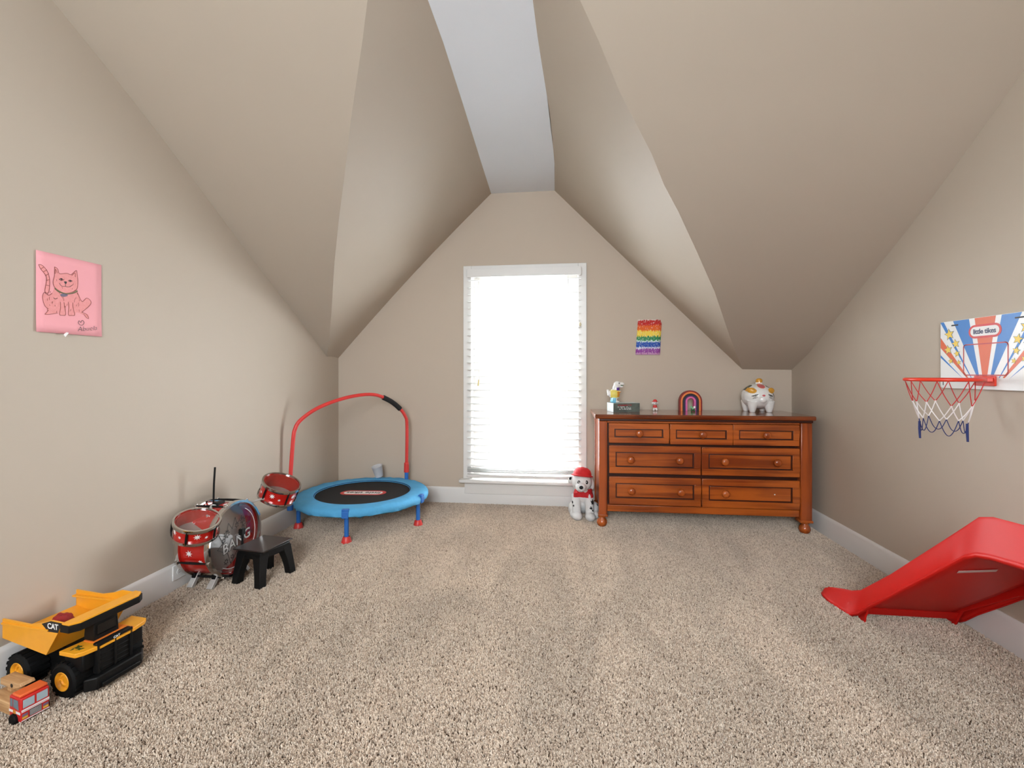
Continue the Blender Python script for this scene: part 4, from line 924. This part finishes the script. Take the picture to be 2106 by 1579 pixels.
for k in range(8):
    kn = ring(.090, ZA[k], k, ph=.5); kn2 = ring(.070, ZB[k], k)
    for q in (k, k+1):
        t0 = ring(RRr, -.006, q); md = (t0+kn)/2+Vector((0, 0, -.006)); MB().tube(catmull([t0, md, kn], 4), .0016, 5).build('net_cord', NR, bh)
    for q in (k, (k+1) % 8):
        kb = ring(.070, ZB[q], q); md = (kn+kb)/2+Vector((0, 0, -.004)); MB().tube(catmull([kn, md, kb], 4), .0019, 5).build('net_cord', NW, bh)
    kb2 = ring(.070, ZB[(k+1) % 8], k+1); md = ring(.064, -.205+random.uniform(-.008, .008), k, ph=.5)
    MB().tube(catmull([kn2, (kn2+md)/2+Vector((0, 0, -.012)), md, (kb2+md)/2+Vector((0, 0, -.012)), kb2], 4), .0015, 5).build('net_cord', NB, bh)
    MB().ell(kn, .0032, nu=8, nv=6).build('knot', NW, bh)
for a in (2.6, -.9):
    p = RC+Vector((.068*math.cos(a), .068*math.sin(a), -.165)); MB().tube([p, p+Vector((0, 0, -.03)), p+Vector((.002, 0, -.068))], [.004, .0045, .0035], 7).build('cord_end', NB, bh)

# ---------------------------------------------------------------- cat drawing
ct = thing('cat_drawing', 'pink paper with a hand drawn smiling cat on the left wall', 'drawing', (XL, 1.4765, 1.165))
PINK = mat('pink_paper', (240, 166, 172), rough=.8, var=.02, scale=8); CATF = mat('crayon_rose', (222, 140, 134), rough=.85, scale=140, c2=(240, 164, 166)); CATL = mat('crayon_brown', (158, 86, 80), rough=.85, var=.1, scale=150)
PWd, PHt = .2228, .284
def pz(t): return .003+.010*max(0, .3-t/PHt)**1.5
rows = [[(pz(PHt*i/10)+.002*(j/8)*max(0, .3-i/10), -PWd/2+PWd*j/8, PHt*i/10) for j in range(9)] for i in range(11)]
paper = MB().grid(rows).build('paper', PINK, ct, smooth=60, solid=.0005)
# drawing space: zoomed crop pixels -> paper metres (the paper's own corner frame)
def cp2(a, b_):
    u = (a-225-(b_-155)*.015)/975.0
    top_ = 155+u*225; bot = 1365+u*75
    # undo the foreshortening across the sheet
    k = .83; uu = u*k/(1-u+u*k) if 0 < u < 1 else u
    return ((uu-.5)*PWd, PHt*(1-(b_-top_)/(bot-top_)))
MCt = frame((.0, 0, 0), (0, 1, 0), (0, 0, 1))
def warp(mb):
    mb.v = [(v[0]+pz(v[2])+.002*(v[1]/PWd+.5)*max(0, .3-v[2]/PHt)+.0009, v[1], v[2]) for v in mb.v]; return mb
def line(P, wd=.0016, m=CATL, name='crayon_line', par=None, z=0):
    g = MB(); pts = [cp2(*p) for p in P]
    c = catmull([Vector((*p, 0)) for p in pts], 5) if len(pts) > 2 else [Vector((*p, 0)) for p in pts]
    ribbon([(p.x, p.y) for p in c], wd, MCt, z, z+.0003, g); return warp(g).build(name, m, par or paper, smooth=0)
def fill(P, m, name='crayon_fill', z=-.0003):
    g = MB(); pts = [cp2(*p) for p in P]; c = [(p.x, p.y) for p in catmull([Vector((*p, 0)) for p in pts+[pts[0]]], 4)][:-1]
    flat(c, MCt, z, z+.0002, g); return warp(g).build(name, m, paper, smooth=0)
body = [(520, 730), (480, 800), (430, 820), (360, 800), (335, 860), (370, 980), (430, 1050), (375, 1110), (560, 1090), (600, 1060), (600, 1120), (690, 1120), (700, 1000), (730, 1000), (735, 1125), (825, 1130), (850, 1080), (960, 1120), (1030, 1170), (1020, 1110), (930, 1080), (1040, 980), (1060, 920), (1000, 870), (930, 920), (860, 780), (700, 810)]
head = [(515, 410), (515, 540), (495, 640), (540, 730), (690, 800), (840, 750), (865, 640), (850, 500), (835, 465), (765, 525), (700, 505), (590, 510), (560, 440)]
tail = [(265, 375), (320, 385), (400, 470), (440, 600), (430, 780), (370, 770), (395, 600), (370, 520), (300, 440)]
fill(body, CATF); fill(tail, CATF); fill(head, CATF, z=-.0001)
for P in (head+[head[0]], tail+[tail[0]], [(480, 800), (430, 830), (360, 790), (335, 860), (370, 980), (430, 1030)], [(860, 790), (930, 920), (1000, 870), (1060, 920), (1040, 980), (930, 1080)], [(430, 1050), (375, 1110)], [(375, 1110), (450, 1110), (570, 1090)], [(960, 1110), (1000, 1160), (1030, 1170), (1000, 1110), (930, 1080)], [(610, 930), (615, 1010), (600, 1110), (640, 1125), (690, 1115), (675, 1000), (665, 935)], [(730, 930), (738, 1010), (735, 1120), (780, 1125), (825, 1120), (800, 1010), (795, 940)], [(525, 510), (530, 445), (555, 500)], [(775, 540), (820, 500), (828, 560)], [(300, 440), (350, 410)], [(345, 480), (395, 455)], [(375, 540), (425, 510)], [(393, 610), (438, 600)], [(390, 680), (436, 690)]): line(P)
random.seed(11)
for k in range(46):
    a, b_ = random.uniform(400, 900), random.uniform(560, 1060)
    if b_ < 760 and not 520 < a < 840: continue
    line([(a, b_), (a+random.uniform(-12, 12), b_+random.uniform(18, 34))], .0009)
COL = mat('olive_crayon', (132, 122, 84), rough=.8)
fill([(520, 715), (600, 770), (700, 800), (800, 785), (850, 755), (860, 775), (800, 805), (700, 815), (590, 790), (525, 740)], COL, 'collar', .0002)
fill([(605, 815), (660, 805), (715, 820), (710, 840), (660, 852), (615, 840)], mat('grey_violet_crayon', (120, 110, 130), rough=.8), 'collar_tag', .0003)
for P in ([(590, 650), (620, 690), (680, 700), (740, 705), (790, 675)], [(682, 665), (682, 700)], [(585, 595), (615, 580), (645, 600), (615, 612), (585, 595)], [(725, 615), (750, 605), (780, 618), (750, 632), (725, 615)], [(520, 730), (600, 785), (700, 812), (800, 800), (862, 772)], [(505, 865), (530, 885), (565, 870)]): line(P, .0013, PRINTK, 'ink_line', z=.0003)
fill([(655, 630), (680, 625), (702, 635), (685, 665)], PRINTK, 'nose', .0003); fill([(605, 588), (620, 584), (632, 596), (615, 606)], PRINTK, 'eye', .0003); fill([(742, 612), (755, 608), (766, 618), (752, 627)], PRINTK, 'eye', .0003)
line([(915, 1232), (890, 1205), (878, 1235), (905, 1268), (945, 1265), (962, 1225), (935, 1198), (915, 1232)], .0012, PRINTK, 'heart', z=.0003)
cpt = cp2(1000, 1322)
sg = text('signature', 'Abuela', .025, PRINTK, paper, frame((.0078, cpt[0], cpt[1]), (0, 1, .17), (0, -.17, 1)), .0002, -.0005, 1.05, .3)
tp_ = MB(); tp_.prism([(-.012, -.004), (-.006, -.012), (.006, .004), (-.002, .006)], lambda a, b_: (.0115, -.02+a, b_), lambda a, b_: (.0125, -.02+a, b_)); tp_.build('tape', PRINTW, paper)
